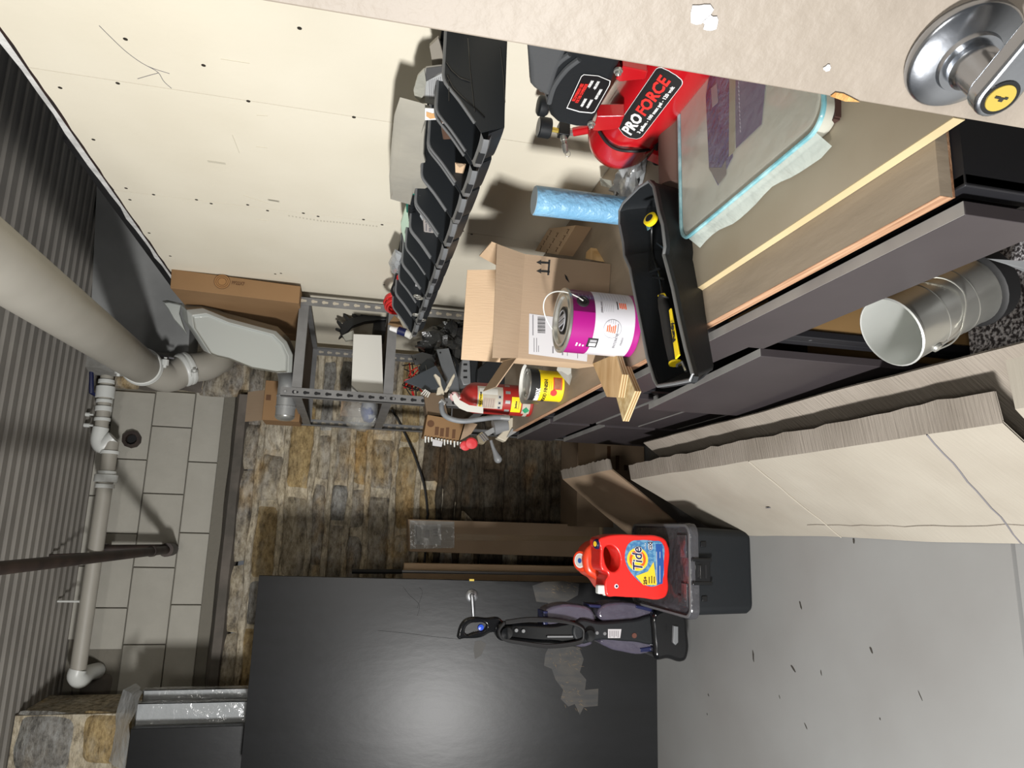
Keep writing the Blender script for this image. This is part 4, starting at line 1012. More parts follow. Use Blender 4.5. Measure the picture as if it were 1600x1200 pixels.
for c in ((790, 988), (918, 992)):
    q = ony(*c, Yv - .0); G().lathe([(0, .0), (.018, 0), (.018, .022), (.024, .026), (.024, .032), (.010, .034), (0, .034)], q, (0, -1, 0), 20).out('cord_hook', 'blackgloss', vc, smooth=True)
G().box((ony(855, 995, Yv).x - .003, Yv - .003, ony(895, 995, Yv).z), (ony(855, 995, Yv).x + .004, Yv + .001, ony(855, 995, Yv).z)).out('silver_stripe', 'greyplastic', vc)
# ================================================================== STEEL SHELF
SX0, SX1, SY0, SY1 = .568, 1.055, 3.398, 4.452
sh = thing('steel_shelf', 'grey slotted-angle steel shelf in the corner between cream wall and stone wall', 'shelf', ((SX0 + SX1) / 2, (SY0 + SY1) / 2, 0))
ZT = 1.918; Z2 = ony(600, 600, SY0).z; Z3 = 1.02
def post(x, y, sx, sy, top, hm='hole'):
    """slotted angle; flanges point along sx (X) and sy (Y)"""
    wd = .042; t = .003
    g = G(); g.box((min(x, x + sx * wd), min(y, y + sy * t), 0), (max(x, x + sx * wd), max(y, y + sy * t), top))
    g.box((min(x, x + sx * t), min(y, y + sy * wd), 0), (max(x, x + sx * t), max(y, y + sy * wd), top))
    p = g.out('upright', 'steelshelf', sh)
    z = .95; gs = G(); gk = G()
    while z < top - .02:
        yy = y - .0006 if sy > 0 else y + sy * t - .0006
        c = V((x + sx * wd * .5, yy, z))
        gs.prism([c + V((math.cos(a) * .0085, 0, math.sin(a) * .0085 + .006)) for a in [PI * (-.25 + 1.5 * k / 8) for k in range(9)]] + [c + V((-.0045, 0, -.014)), c + V((.0045, 0, -.014))], (0, .0005, 0))
        z += .05
    gs.out('keyhole_slots', hm, p, kind='stuff')
    return p
pz = {(0, 0): 1.955, (1, 0): 1.95, (0, 1): 1.95, (1, 1): 1.95}
post(SX0, SY0, 1, 1, 1.965); post(SX1, SY0, -1, 1, 1.95, 'hole_light'); post(SX0, SY1, 1, -1, 1.95, 'hole_light'); post(SX1, SY1, -1, -1, 1.95, 'hole_light')
for zz, nm in ((ZT, 'top'), (Z2, 'mid'), (Z3, 'low')):
    hb = .045
    G().box((SX0 + .003, SY0 + .0035, zz - hb), (SX1 - .003, SY0 + .006, zz)).out('front_beam', 'steelshelf', sh)
    G().box((SX0 + .003, SY0 + .006, zz - hb), (SX1 - .003, SY0 + .028, zz - hb + .003)).out('front_beam_lip', 'steelshelf', sh)
    G().box((SX0 + .003, SY1 - .006, zz - hb), (SX1 - .003, SY1 - .003, zz)).out('rear_beam', 'steelshelf', sh)
    for x in (SX0 + .004, SX1 - .007): G().box((x, SY0 + .007, zz - hb), (x + .003, SY1 - .007, zz)).out('side_beam', 'steelshelf', sh)
    G().box((SX0 + .008, SY0 + .03, zz - .018), (SX1 - .008, SY1 - .01, zz - .006)).out('shelf_board', 'brownboard', sh)
for z_ in (1.90, 1.945, Z2 - .01, Z2 - .05):
    G().lathe([(0, 0), (.008, 0), (.006, .004), (0, .004)], (SX0 + .021, SY0, z_), (0, -1, 0), 8).out('bolt', 'satin', sh)

ZS = ZT - .006
# tall flat carton
bx = thing('flat_carton', 'tall brown carton with round stamp standing on the top shelf against the wall', 'box', (1.03, 3.787, ZS))
a = ony(268, 420, 3.305); b = ony(266, 450, 3.305); c = ony(467, 474, 3.305); d = ony(468, 447, 3.305)
zt_ = a.z; y1 = 4.175
G().hexa([(c.x, 3.305, ZS), (d.x, 3.305, ZS), (W - .012, y1, ZS), (c.x + .03, y1, ZS), (b.x, 3.305, b.z), (a.x, 3.305, a.z), (W - .012, y1, a.z), (b.x + .03, y1, b.z)]).out('box_body', 'card_orange', bx, bevel=.002)
cc = ony(347, 440, 3.304)
g = G()
for r_ in (.034, .026, .018): g.tube([cc + V((math.cos(t) * r_, 0, math.sin(t) * r_)) for t in [2 * PI * k / 24 for k in range(24)]], .0014, 4, closed=True)
g.out('round_stamp', 'inkbrown', bx)
G().cyl(cc + V((0, .0004, 0)), cc, .033, n=24).out('stamp_fill', mat('faint stamp', (146, 108, 66), .8), bx)
c_ = ony(372, 443, 3.304); text('PP22X7', c_, (0, 0, -1), (1, 0, 0), .022, 'inkbrown', bx, width=.055, bold=.0003)
for o in [o for o in bpy.data.objects if o.parent == bx and o.name.startswith('lettering')]:
    pass
# white plastic lid
ld = thing('plastic_cover', 'glossy white moulded plastic cover leaning on the carton on the top shelf', 'plastic lid', (.80, 3.593, ZS))
YL = 3.515
rim = [(283, 476), (310, 473), (352, 490), (400, 503), (434, 512), (452, 530), (462, 552), (461, 582), (440, 583), (395, 575), (352, 558), (330, 553), (318, 548), (300, 520), (286, 498)]
def inset(px, k, c=None):
    cx = sum(p[0] for p in px) / len(px); cy = sum(p[1] for p in px) / len(px)
    return [(cx + (x - cx) * k, cy + (y - cy) * k) for x, y in px]
def ringY(px, Y): return [ony(x, y, Y) for x, y in px]
def shift(px, dx, dy): return [(x + dx, y + dy) for x, y in px]
g = G(); g.loft([ringY(shift(rim, 0, -2), YL + .13), ringY(shift(rim, 0, -2), YL + .10), ringY(rim, YL + .08), ringY(shift(inset(rim, .96), 1, 2), YL + .06), ringY(shift(inset(rim, .93), 2, 4), YL + .01), ringY(shift(inset(rim, .84), 3, 8), YL - .005), ringY(shift(inset(rim, .80), 3, 9), YL + .012)])
g.out('lid_shell', 'cover', ld, bevel=.004)
tail = [(253, 470), (262, 469), (284, 474), (281, 490), (287, 508), (292, 522), (272, 500), (262, 482)]
G().loft([ringY(tail, YL + .12), ringY(tail, YL + .10), ringY(inset(tail, .8), YL + .085)]).out('lid_flange', 'cover', ld, bevel=.003)
G().tube(spline([ony(292, 484, YL + .05), ony(345, 494, YL + .05), ony(400, 510, YL + .05), ony(432, 520, YL + .05), ony(450, 545, YL + .05), ony(456, 575, YL + .05)], 5), .006, 6).out('rim_bead', 'label', ld, smooth=True)
G().prism([ony(313, 487, YL + .05), ony(334, 491, YL + .05), ony(334, 497, YL + .05), ony(313, 492, YL + .05)], (0, -.006, 0)).out('rim_clip', 'galv', ld)
# small printed carton + duct piece
bx = thing('small_carton', 'small open carton with printed lamps on the top shelf beside the duct elbow', 'box', (.66, 4.078, ZS))
Yb_ = 4.001
a = ony(414, 608, Yb_); b = ony(414, 656, Yb_)
G().box((b.x, Yb_, ZS), (a.x + .05, Yb_ + .2, a.z)).out('box_body', 'card_orange', bx, bevel=.002)
G().hexa([(b.x, Yb_ + .02, a.z - .003), (a.x, Yb_ + .02, a.z - .003), (a.x, Yb_ + .13, a.z + .10), (b.x, Yb_ + .13, a.z + .10), (b.x, Yb_ + .02, a.z), (a.x, Yb_ + .02, a.z), (a.x, Yb_ + .13, a.z + .104), (b.x, Yb_ + .13, a.z + .104)]).out('open_flap', 'card', bx)
c_ = ony(434, 628, Yb_ - .002); 
g = G(); g.lathe([(0, 0), (.024, 0), (.024, .0008), (0, .0008)], (b.x + .12, Yb_ - .0004, ZS + .09), (0, -1, 0), 14); g.out('printed_lamp', 'inkbrown', bx)
text('Chandelier', (b.x + .10, Yb_ - .001, ZS + .035), (1, 0, 0), (0, 0, 1), .026, 'inkbrown', bx, width=.11)
G().box((b.x + .015, Yb_ - .0015, ZS + .05), (b.x + .06, Yb_ - .0002, ZS + .062)).out('paper_label', 'label', bx)
G().box((a.x - .06, Yb_ - .0015, a.z - .035), (a.x - .03, Yb_ - .0002, a.z - .01)).out('printed_mark', 'inkbrown', bx)
du = thing('duct_elbow', 'short silver duct elbow lying on the top shelf at its left end', 'duct', (.72, 3.690, ZS))
ct_ = V((.66, 3.690, ZS + .052))
e_ = ony(455, 652, 3.690); s_ = ony(452, 600, 3.690); zz = ZS + .05
path = [(e_.x, 3.690, zz), (e_.x + .03, 3.690, zz), (s_.x - .04, 3.690, zz), (s_.x, 3.690, zz), (s_.x + .05, 3.729, zz + .01), (s_.x + .07, 3.787, zz + .02)]
g = G().tube(spline(path, 4), .047, 20); g.out('duct_tube', 'galv', du, smooth=True)
G().cyl((e_.x + .045, 3.690, zz), (e_.x + .052, 3.690, zz), .05, n=20).out('duct_bead', 'galv', du); G().cyl((e_.x + .10, 3.690, zz), (e_.x + .107, 3.690, zz), .05, n=20).out('duct_bead', 'galv', du)
G().lathe([(0, 0), (.03, .002), (.045, .012), (.049, .022), (0, .022)], (e_.x - .02, 3.690, zz), (1, 0, 0), 20).out('end_cap', 'tin', du, smooth=True)

# middle shelf contents
ZM = Z2 - .006
wbx = thing('white_box', 'tall plain white box standing on the middle shelf of the steel rack', 'box', (.85, 3.515, ZM))
Yw = 3.496
a = ony(558, 522, Yw); b = ony(556, 612, Yw)
pts = [(556, 522), (600, 524), (603, 617), (567, 616), (553, 602)]
p3 = [ony(x, y, Yw) for x, y in pts]
lo_ = min(p.z for p in p3); dz = ZM + .001 - min(p.z for p in p3)
G().prism([p + V((0, 0, dz)) for p in p3], (0, .26, 0)).out('box_body', 'paper', wbx, bevel=.002)
kb = thing('toothed_bracket', 'black toothed plastic strip sticking up behind the white box on the middle shelf', 'plastic strip', (.95, 3.884, ZM))
Yk2 = 3.748
g = G()
top = [(545, 497), (560, 492), (575, 486), (592, 482), (612, 480)]
spine = [(533, 508), (538, 502), (550, 496), (568, 491), (590, 488), (614, 488), (616, 500), (595, 500), (570, 503), (550, 510), (541, 520), (536, 526), (531, 518)]
solidY([spine], Yk2, .05, .004, 'black', kb, 'strip_spine', smooth_pts=False)
for (x0, y0, x1, y1, wd) in [(545, 500, 537, 490, 3), (556, 495, 549, 486, 3), (567, 492, 560, 482, 3), (578, 489, 571, 480, 3), (590, 488, 583, 479, 3), (601, 487, 596, 478, 3), (535, 510, 527, 500, 3), (533, 516, 525, 512, 3), (536, 522, 530, 527, 3)]:
    G().prism([ony(x0 - wd, y0, Yk2), ony(x0 + wd, y0 - 1, Yk2), ony(x1 + 1, y1, Yk2), ony(x1 - 1, y1 + 1, Yk2)], (0, .04, 0)).out('tooth', 'black', kb)
G().prism([ony(535, 524, Yk2 - .01), ony(552, 516, Yk2 - .01), ony(556, 530, Yk2 - .01), ony(540, 532, Yk2 - .01)], (0, .03, 0)).out('clear_clip', 'film_grey', kb)
a = ony(585, 496, 3.787); G().box((a.x - .07, 3.787, ZM), (a.x + .06, 4.078, a.z)).out('strip_base', 'rubber', kb)
pg = thing('clear_bag', 'clear plastic bag with blue contents on the left end of the middle shelf', 'plastic bag', (.70, 3.981, ZM))
bb = ony(582, 645, 4.030)
blob('bag_body', (bb.x, 4.059, ZM + .10), (.10, .15, .10), 'film', pg, .25, 5, flat=ZM + .001)
blob('blue_contents', (bb.x + .02, 4.078, ZM + .055), (.07, .10, .045), mat('faded blue paper', (84, 100, 150), .5, c2=(176, 180, 190), scale=9, lo=.48, hi=.52), pg, .1, 4, flat=ZM + .004)
cbx = thing('brown_packet', 'brown cardboard packet standing beside the clear bag on the middle shelf', 'packet', (.72, 4.272, ZM))
a = ony(533, 632, 4.272); b = ony(545, 650, 4.272)
G().box((b.x, 4.272, ZM), (a.x + .05, 4.311, a.z)).out('packet_body', 'card', cbx)
pc = thing('white_connector', 'small white plastic fitting at the left end of the middle shelf', 'fitting', (.62, 3.787, ZM))
a = ony(596, 668, 4.321)
G().box((.60, 4.272, ZM), (.66, 4.369, ZM + .03)).out('fitting_body', 'whiteplastic', pc, bevel=.003)
for i in range(3): G().box((.605 + i * .02, 4.268, ZM + .03), (.612 + i * .02, 4.360, ZM + .05)).out('fitting_tab', 'whiteplastic', pc)
tg = thing('wire_tangle', 'small tangle of black wire on the middle shelf behind the white box', 'wire', ony(540, 600, 3.884))
ZW_ = ZM + .01
for s_ in range(4):
    rr = random.Random(s_ + 3); pts = [V((.80 + rr.uniform(-.07, .07), 3.981 + rr.uniform(-.06, .06), ZM + .01 + rr.uniform(0, .13))) for k in range(5)]
    pts[0].z = ZM + .004
    G().tube(spline(pts, 4), .003, 5).out('wire_strand', 'rubber', tg)
tg.location = (.80, 3.981, ZM)
d_ = V((.80, 3.981, ZM)) - ORG[tg]
for ch in [o for o in bpy.data.objects if o.parent == tg]: ch.location = ch.location - d_
ORG[tg] = V((.80, 3.981, ZM))

# low shelf contents (level with the bench)
ZL = Z3 - .006
bg = thing('black_bag', 'crumpled glossy black bag on the low shelf under the hanging bins', 'plastic bag', (.92, 3.690, ZL))
o = blob('bag_body', ony(705, 528, 3.690) + V((-.05, 0, .0)), (.11, .21, .15), 'baggrey', bg, .5, 5, nu=36, nv=22)
blob('bag_fold', V((-.06, 0, 0)) + ony(728, 508, 3.593), (.09, .12, .13), 'baggrey', bg, .5, 6, nu=30, nv=18, flat=ZL + .001)
blob('bag_fold', ony(680, 545, 3.738), (.07, .15, .05), 'baggrey', bg, .5, 6, nu=24, nv=14)
def px_plate(nm, lab, px, Y, th, m, cat, zbase=None, group=None, tiltdy=0):
    ps = [ony(x, y, Y) for x, y in px]
    zc = min(p.z for p in ps)
    t = thing(nm, lab, cat, (sum(p.x for p in ps) / len(ps), Y, zc), group)
    ps2 = [p + V((0, tiltdy * (p.z - zc), 0)) for p in ps]
    return t, G().prism(ps2, (0, th, 0)).out('plate', m, t, bevel=.001), ps2
t, p, ps = px_plate('steel_bracket', 'small steel plate with one hole, left of the long pale strip on the low shelf', [(643, 555), (660, 550), (682, 556), (680, 566), (650, 570), (648, 569)], 3.612, .012, 'plate', 'metal plate')
c = ony(649, 561, 3.610); G().cyl(c, c - V((0, .001, 0)), .004, n=8).out('hole', 'hole', p)
t, p, ps = px_plate('steel_strip', 'long pale grey steel strip with a hole at its top, leaning among scrap', [(682, 546), (701, 544), (716, 592), (718, 612), (702, 612), (690, 575)], 3.476, .01, 'plate', 'metal strip')
c = ony(688, 551, 3.474); G().cyl(c, c - V((0, .001, 0)), .005, n=8).out('hole', 'hole', p)
t, p, ps = px_plate('sheet_triangle', 'dark triangular sheet-steel offcut in front of the pale strip', [(631, 596), (681, 571), (700, 605), (690, 618), (672, 612)], 3.398, .012, 'platedark', 'metal sheet')
t, p, ps = px_plate('grey_bracket', 'small dark grey folded bracket behind the triangular offcut', [(655, 572), (668, 560), (678, 566), (680, 578), (664, 590), (656, 584)], 3.554, .05, 'platedark', 'bracket')
for i in range(2): G().tube([ony(653 + i * 12, 571, 3.534), ony(655 + i * 12, 582, 3.515), ony(660 + i * 9, 577, 3.496)], .003, 5).out('clip_wire', 'satin', t)
wr_ = thing('wire_bundle', 'bundle of thin red and black wires and clips at the back of the low shelf', 'wires', (.78, 3.884, ZL))
for s_ in range(9):
    rr = random.Random(s_ + 30); pts = [ony(rr.uniform(628, 672), rr.uniform(565, 625), 3.835) + V((0, rr.uniform(-.05, .05), 0)) for k in range(5)]
    G().tube(spline(pts, 4), .0035, 5).out('wire_strand', 'cordred' if s_ % 4 == 0 else 'rubber', wr_)
mb = thing('black_basket', 'black ribbed plastic container with curved slats in front of the black bag', 'container', (.72, 3.496, ZL))
for i in range(7):
    x0 = 702 + i * 3.884
    pts = spline([ony(x0 - 4, 552 + i * 2, 3.554), ony(x0 + 4, 560 + i * 2, 3.515), ony(x0 + 9, 575 + i * 2, 3.496), ony(x0 + 6, 598, 3.496)], 4)
    G().tube(pts, .008, 6).out('curved_slat', 'blackmatte' if i % 2 else 'baggrey', mb, smooth=True)
t = thing('vented_box', 'dark grey plastic box with three slots beside the red extinguisher', 'plastic box', (.70, 3.398, ZL))
solidY([[(722, 562), (734, 557), (742, 557), (744, 600), (724, 602), (719, 590)]], 3.398, .16, .006, 'greyplastic', t, 'box_shell')
o_ = solidY([[(735, 558), (747, 558), (748, 600), (737, 602)]], 3.369, .16, .004, 'blackmatte', t, 'box_side')
for yy in (568, 578, 588): G().prism([ony(724, yy, 3.397), ony(730, yy, 3.397), ony(730, yy + 3, 3.397), ony(724, yy + 3, 3.397)], (0, -.001, 0)).out('vent_slot', 'hole', t)
t = thing('dark_case', 'dark grey angular plastic case behind the open carton', 'case', (.66, 3.350, BZ))
solidY([[(746, 577), (762, 563), (790, 561), (800, 566), (800, 604), (745, 604)]], 3.321, .14, .006, 'blackmatte', t, 'case_shell')
pb = thing('printed_carton', 'orange-brown printed carton below the low shelf edge by the extinguisher hose', 'box', (.58, 3.305, .9))
q = [(667, 648), (710, 648), (745, 660), (717, 690), (664, 682)]
Yq = 3.340
a = ony(662, 650, Yq); b = ony(716, 684, Yq)
q = [(668, 648), (726, 658), (717, 688), (662, 681)]
G().prism([ony(x, y, Yq) for x, y in q], (0, .12, 0)).out('box_body', 'card_orange', pb, bevel=.001)
G().prism([ony(662, 614, Yq + .03), ony(692, 614, Yq + .03), ony(700, 650, Yq + .03), ony(667, 648, Yq + .03)], (0, .1, 0)).out('box_flap', 'card_dark', pb)
G().prism([ony(x, y, Yq + .001) for x, y in [(728, 658), (746, 663), (736, 678), (719, 688)]], (0, .1, 0)).out('box_end', 'card', pb)
for (x0, y0, x1, y1) in [(680, 667, 686, 680), (688, 669, 694, 682), (697, 668, 702, 683), (707, 671, 712, 685)]:
    G().prism([ony(x0, y0, Yq - .001), ony(x1, y0, Yq - .001), ony(x1 - 1, y1, Yq - .001), ony(x0 - 1, y1, Yq - .001)], (0, .0006, 0)).out('printed_mark', 'inkbrown', pb)
G().lathe([(0, 0), (.017, 0), (.017, .001), (0, .001)], ony(673, 662, Yq), (0, -1, 0), 12).out('printed_lamp', 'inkbrown', pb)
cn = thing('white_clips', 'row of small white plastic clips hanging below the printed carton', 'clips', ony(700, 690, Yq))
rr = random.Random(8)
for i in range(12):
    x = 664 + i * 5 + rr.uniform(-1, 1); y0 = 682 + i * .8; l = rr.uniform(5, 10)
    G().prism([ony(x, y0, Yq - .01), ony(x + 2.6, y0, Yq - .01), ony(x + 2.2, y0 + l, Yq - .01), ony(x + .4, y0 + l * .9, Yq - .01)], (0, .012, 0)).out('clip', 'whiteplastic', cn)
G().prism([ony(676, 686, Yq - .015), ony(692, 690, Yq - .015), ony(690, 698, Yq - .015), ony(676, 696, Yq - .015)], (0, .012, 0)).out('clip_block', 'label', cn)
kc_ = thing('wire_clip', 'pale ribbed connector lying at the edge of the dark sheet offcut', 'connector', ony(668, 618, 3.360))
for i in range(4): G().prism([ony(657 + i * 3.3, 616 + i * 1.5, 3.360), ony(659 + i * 3.3, 616 + i * 1.5, 3.360), ony(666 + i * 2.2, 609 + i * 1.5, 3.360), ony(664 + i * 2.2, 608 + i * 1.5, 3.360)], (0, .01, 0)).out('rib', 'paper', kc_)

# ================================================================== HANGING BINS
BX = .80
lips = [(742, 237), (725, 278), (711, 322), (697, 360), (686, 397), (676, 427), (670, 450), (662, 472), (657, 492), (651, 512)]
LYs = [onx(x, y, BX).y for x, y in lips]
rail = G().box((W - .006, 1.0, 1.44), (W - .0005, LYs[-1] + .1, 1.50)).out('louvre_rail', 'black', label='black wall rail carrying the row of hanging bins', cat='rail')
ysd_ = LYs[0] - .02 - (LYs[1] - LYs[0]) * .48; ZB1 = ony(693, 110, ysd_).z; ZB0 = ony(790, 150, ysd_).z; ZLIP = ZB0 + .045
BPITCH = (LYs[-1] - LYs[0]) / 9
def make_bin(y0, idx, label, lw):
    """bin occupying y0..y0+lw, open at front above the lip"""
    t = thing('storage_bin', label, 'bin', (BX + .14, y0 + lw / 2, ZB0), 'black bins hanging on the wall')
    y1 = y0 + lw
    # side profile in X-Z
    xb = W - .008
    prof = [(xb, ZB0 + .004), (BX + .02, ZB0), (BX - .0, ZLIP + .004), (BX + .02, ZLIP + .018), (BX + .065, ZLIP + .052), (BX + .10, ZB1 - .006), (BX + .12, ZB1), (xb, ZB1)]
    for nm, yy, tt in (('near_side', y0, .0025), ('far_side', y1 - .0025, .0025)):
        o = G().prism([(x, yy, z) for x, z in prof], (0, tt, 0)).out(nm, 'bin', t)
        g = G(); pp = spline([(x, yy + tt / 2, z) for x, z in prof[3:7]], 3) + [V((xb, yy + tt / 2, ZB1))]
        g.tube(pp, .0036, 6); g.out('rim_edge', 'bin_lip', o, smooth=True)
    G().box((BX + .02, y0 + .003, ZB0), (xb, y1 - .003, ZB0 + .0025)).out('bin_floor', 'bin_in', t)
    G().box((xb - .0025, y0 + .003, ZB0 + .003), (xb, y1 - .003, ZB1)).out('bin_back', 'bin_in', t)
    g = G(); n = 8; ra = []; rb = []; rc = []; rd = []
    for k in range(n + 1):
        u = -1 + 2 * k / n; yy = (y0 + y1) / 2 + u * (lw / 2 - .0005); bul = .010 * (1 - u ** 4)
        ra.append(V((BX + .02 - bul * .5, yy, ZB0))); rb.append(V((BX - bul, yy, ZLIP - .012)))
    g.loft([ra, rb], False, False, closed=False); g.loft([[p + V((.003, 0, 0)) for p in rb], [p + V((.003, 0, 0)) for p in ra]], False, False, closed=False)
    fr = g.out('bin_front', 'bin', t, smooth=True, fix=False)
    g = G(); pts = [V((BX - .004 - .012 * (1 - (-1 + 2 * k / n) ** 4), (y0 + y1) / 2 + (-1 + 2 * k / n) * (lw / 2 - .001), ZLIP - .004)) for k in range(n + 1)]
    g.loft([[p + V((0, 0, -.014)) for p in pts], [p + V((-.010, 0, -.010)) for p in pts], [p + V((-.010, 0, .002)) for p in pts], [p + V((.004, 0, .008)) for p in pts]], False, False, closed=False)
    g.out('label_lip', 'bin_lip', fr, smooth=True, fix=False)
    G().box((BX - .0265, (y0 + y1) / 2 - .022, ZLIP - .013), (BX - .0245, (y0 + y1) / 2 + .022, ZLIP + .001)).out('lip_slot', 'bin', fr)
    return t
ords = ['nearest of the ten hanging black bins, its smooth side facing out', 'second hanging black bin from the near end, with folded brown card', 'third hanging black bin from the near end, empty', 'fourth hanging black bin from the near end, holding a printed bag',
        'fifth hanging black bin from the near end, below the green tool', 'sixth hanging black bin from the near end, empty', 'seventh hanging black bin, with a white tag inside', 'eighth hanging black bin, near the red cord',
        'ninth hanging black bin, second from the far end', 'farthest of the ten hanging black bins, by the steel shelf']
for i in range(10):
    yc = LYs[i]; lw = min((LYs[min(i + 1, 9)] - LYs[max(i - 1, 0)]) / (2 if 0 < i < 9 else 1), .19) * .96
    if i == 0: yc = LYs[0] - .02
    nb = make_bin(yc - lw / 2, i, ords[i], lw)
    if i == 0:
        ysd = yc - lw / 2
        def bs(x, y, o=.0006): return ony(x, y, ysd - o)
        for px in ([(697, 98), (705, 110), (718, 122), (734, 128)], [(698, 118), (708, 138), (722, 152), (745, 172), (757, 184)]):
            G().tube([bs(*p) for p in px], .0016, 6).out('moulded_rib', 'blackgloss', nb, smooth=True)
        for px in ([(731, 60), (735, 110), (742, 175)], [(782, 75), (787, 120), (789, 160)], [(701, 118), (702, 158)]):
            G().tube([bs(*p) for p in px], .0012, 6).out('moulded_rib', 'blackgloss', nb)
# --- contents
def slabX(px, X, th, m, name, label, cat, parent=None, bev=.0005, group=None):
    ps = [onx(x, y, X) for x, y in px]; g = G().prism(ps, (th, 0, 0))
    if parent is not None: return g.out(name, m, parent, bevel=bev)
    return g.out(name, m, bevel=bev, label=label, cat=cat, group=group)
def tthing(nm, lab, cat, x, y, X):
    p = onx(x, y, X); return thing(nm, lab, cat, (p.x, p.y, p.z))
t = tthing('clear_pouch', 'long milky empty plastic pouch lying across the bin rims', 'pouch', 640, 300, .93)
gp = []; 
for (Xo, k) in ((.90, 1.0),): pass
pouch = [(625, 152), (655, 160), (672, 166), (666, 190), (664, 215), (663, 240), (668, 262), (672, 290), (660, 297), (645, 303), (641, 320), (610, 311), (608, 275), (612, 220), (616, 180)]
g = G(); r0 = [onx(x, y, .955) for x, y in pouch]; r1 = [onx(x, y, .950 + .003 * math.sin(i)) for i, (x, y) in enumerate(inset(pouch, .9))]; r2 = [onx(x, y, .946 + .003 * math.cos(i * 1.7)) for i, (x, y) in enumerate(inset(pouch, .6))]
g.loft([r0, r1, r2]); g.out('pouch_film', mat('milky pouch plastic', (172, 168, 156), .22, c2=(160, 157, 147), scale=6, bump=.35, bscale=9, coat=.4), t, smooth=True)
t = tthing('blade_card', 'grey packaging card with rounded clear blister and small print above the nearest bin', 'package', 670, 130, .97)
slabX([(650, 142), (656, 118), (666, 106), (690, 103), (697, 110), (700, 160), (696, 168), (672, 163), (656, 160)], .985, .004, mat('silver grey card', (150, 148, 142), .35), 'card', '', '', t)
slabX([(666, 107), (690, 104), (697, 110), (684, 116), (675, 122), (664, 128)], .983, .001, mat('dark card print', (82, 82, 82), .4), 'card_print', '', '', t)
slabX([(665, 128), (695, 112), (698, 160), (694, 166), (664, 160)], .9825, .001, mat('pale card print', (166, 168, 168), .4), 'card_print', '', '', t)
for i in range(7):
    x0 = 670 + i * 3.0
    p0 = onx(x0, 122 + (4 - i * .9), .9815); p1 = onx(x0 + 1.5, 155, .9815)
    G().prism([p0, onx(x0 + .8, 122 + (4 - i * .9), .9815), onx(x0 + 2.3, 155, .9815), p1], (.0005, 0, 0)).out('print_line', 'inkgrey', t)
slabX([(646, 141), (653, 119), (663, 109), (666, 130), (662, 150), (655, 158), (648, 152)], .975, .006, 'film_grey', 'blister', '', '', t)
t = tthing('grey_packet', 'grey packet sticking up behind the printed card, nearest the door', 'packet', 680, 90, 1.0)
slabX([(671, 73), (685, 60), (691, 80), (694, 104), (675, 104), (674, 90)], 1.01, .008, mat('grey packet', (140, 134, 124), .5), 'packet_body', '', '', t)
t = tthing('orange_card', 'folded white and orange hardware card standing in the second bin', 'card', 690, 178, .93)
slabX([(664, 170), (690, 172), (688, 187), (664, 188)], .935, .003, 'white', 'card_face', '', '', t)
slabX([(666, 175), (676, 178), (686, 175), (686, 184), (672, 186), (666, 182)], .933, .001, 'cork', 'bandage_print', '', '', t)
slabX([(688, 173), (699, 172), (694, 187), (689, 188)], .932, .003, mat('dark purple print', (60, 52, 62), .5), 'card_print', '', '', t)
slabX([(699, 172), (712, 182), (732, 193), (742, 194), (720, 193), (694, 188)], .915, .003, 'orange', 'card_fold', '', '', t)
t = tthing('brown_plastic_box', 'translucent brown plastic box lying in the nearest open bin', 'plastic box', 710, 200, .86)
slabX([(688, 192), (742, 198), (738, 216), (692, 219)], .89, .05, mat('smoky brown plastic', (92, 68, 54), .2, c2=(76, 56, 46), scale=6, coat=.4), 'box_shell', '', '', t, .003)
t = tthing('folded_card', 'small folded tan card lying in the second hanging bin', 'card', 717, 270, .86)
slabX([(711, 255), (728, 257), (722, 281), (712, 280)], .845, .002, 'card_light', 'card_sheet', '', '', t)
slabX([(712, 256), (718, 262), (727, 258), (722, 256)], .843, .001, 'card', 'card_fold', '', '', t)
t = tthing('grip_tool', 'pale green hand tool with teal clips and ribbed black grip hung above the fifth bin', 'tool', 636, 350, .97)
slabX([(636, 322), (640, 340), (641, 362), (643, 378), (632, 380), (627, 362), (626, 350), (632, 330)], .98, .014, 'palegreen', 'tool_body', '', '', t, .003)
for px in ([(634, 318), (640, 318), (640, 334), (635, 332)], [(643, 303), (649, 303), (649, 308), (643, 308)], [(641, 362), (650, 359), (651, 366), (658, 370), (656, 375), (650, 372), (649, 377), (644, 374), (640, 373)]):
    slabX(px, .972, .018, 'teal', 'teal_clip', '', '', t, .002)
g = G(); g.tube(spline([onx(645, 308, .965), onx(642, 330, .965), onx(645, 352, .965)], 5), .010, 10); g.out('black_grip', 'blackmatte', t, smooth=True)
for k in range(8):
    p = onx(643.5 + .2 * abs(k - 4), 314 + k * 4.6, .965); G().box((p.x - .0105, p.y - .003, p.z - .0105), (p.x + .0105, p.y + .001, p.z + .0105)).out('grip_ring', 'black', t)
t = tthing('printed_bag', 'clear bag with black printed label standing in the fourth hanging bin', 'bag', 675, 345, .88)
slabX([(660, 336), (676, 334), (690, 341), (696, 352), (688, 362), (672, 366), (662, 364)], .90, .02, mat('grey bag paper', (168, 162, 158), .3), 'bag_body', '', '', t, .004)
for (x0, y0, x1, y1) in [(665, 338, 668, 346), (670, 338, 671, 347), (673, 337, 674, 346), (665, 350, 667, 361), (670, 350, 673, 355), (670, 357, 674, 362), (677, 350, 678, 361), (664, 347, 682, 348), (676, 338, 683, 340)]:
    G().prism([onx(x0, y0, .898), onx(x1, y0, .898), onx(x1, y1, .898), onx(x0, y1, .898)], (.0006, 0, 0)).out('label_print', 'inkgrey', t)
slabX([(650, 314), (656, 306), (660, 312), (660, 326), (666, 332), (660, 345), (656, 338), (658, 328)], .93, .002, 'film_wrap', 'bag_neck', '', '', t)
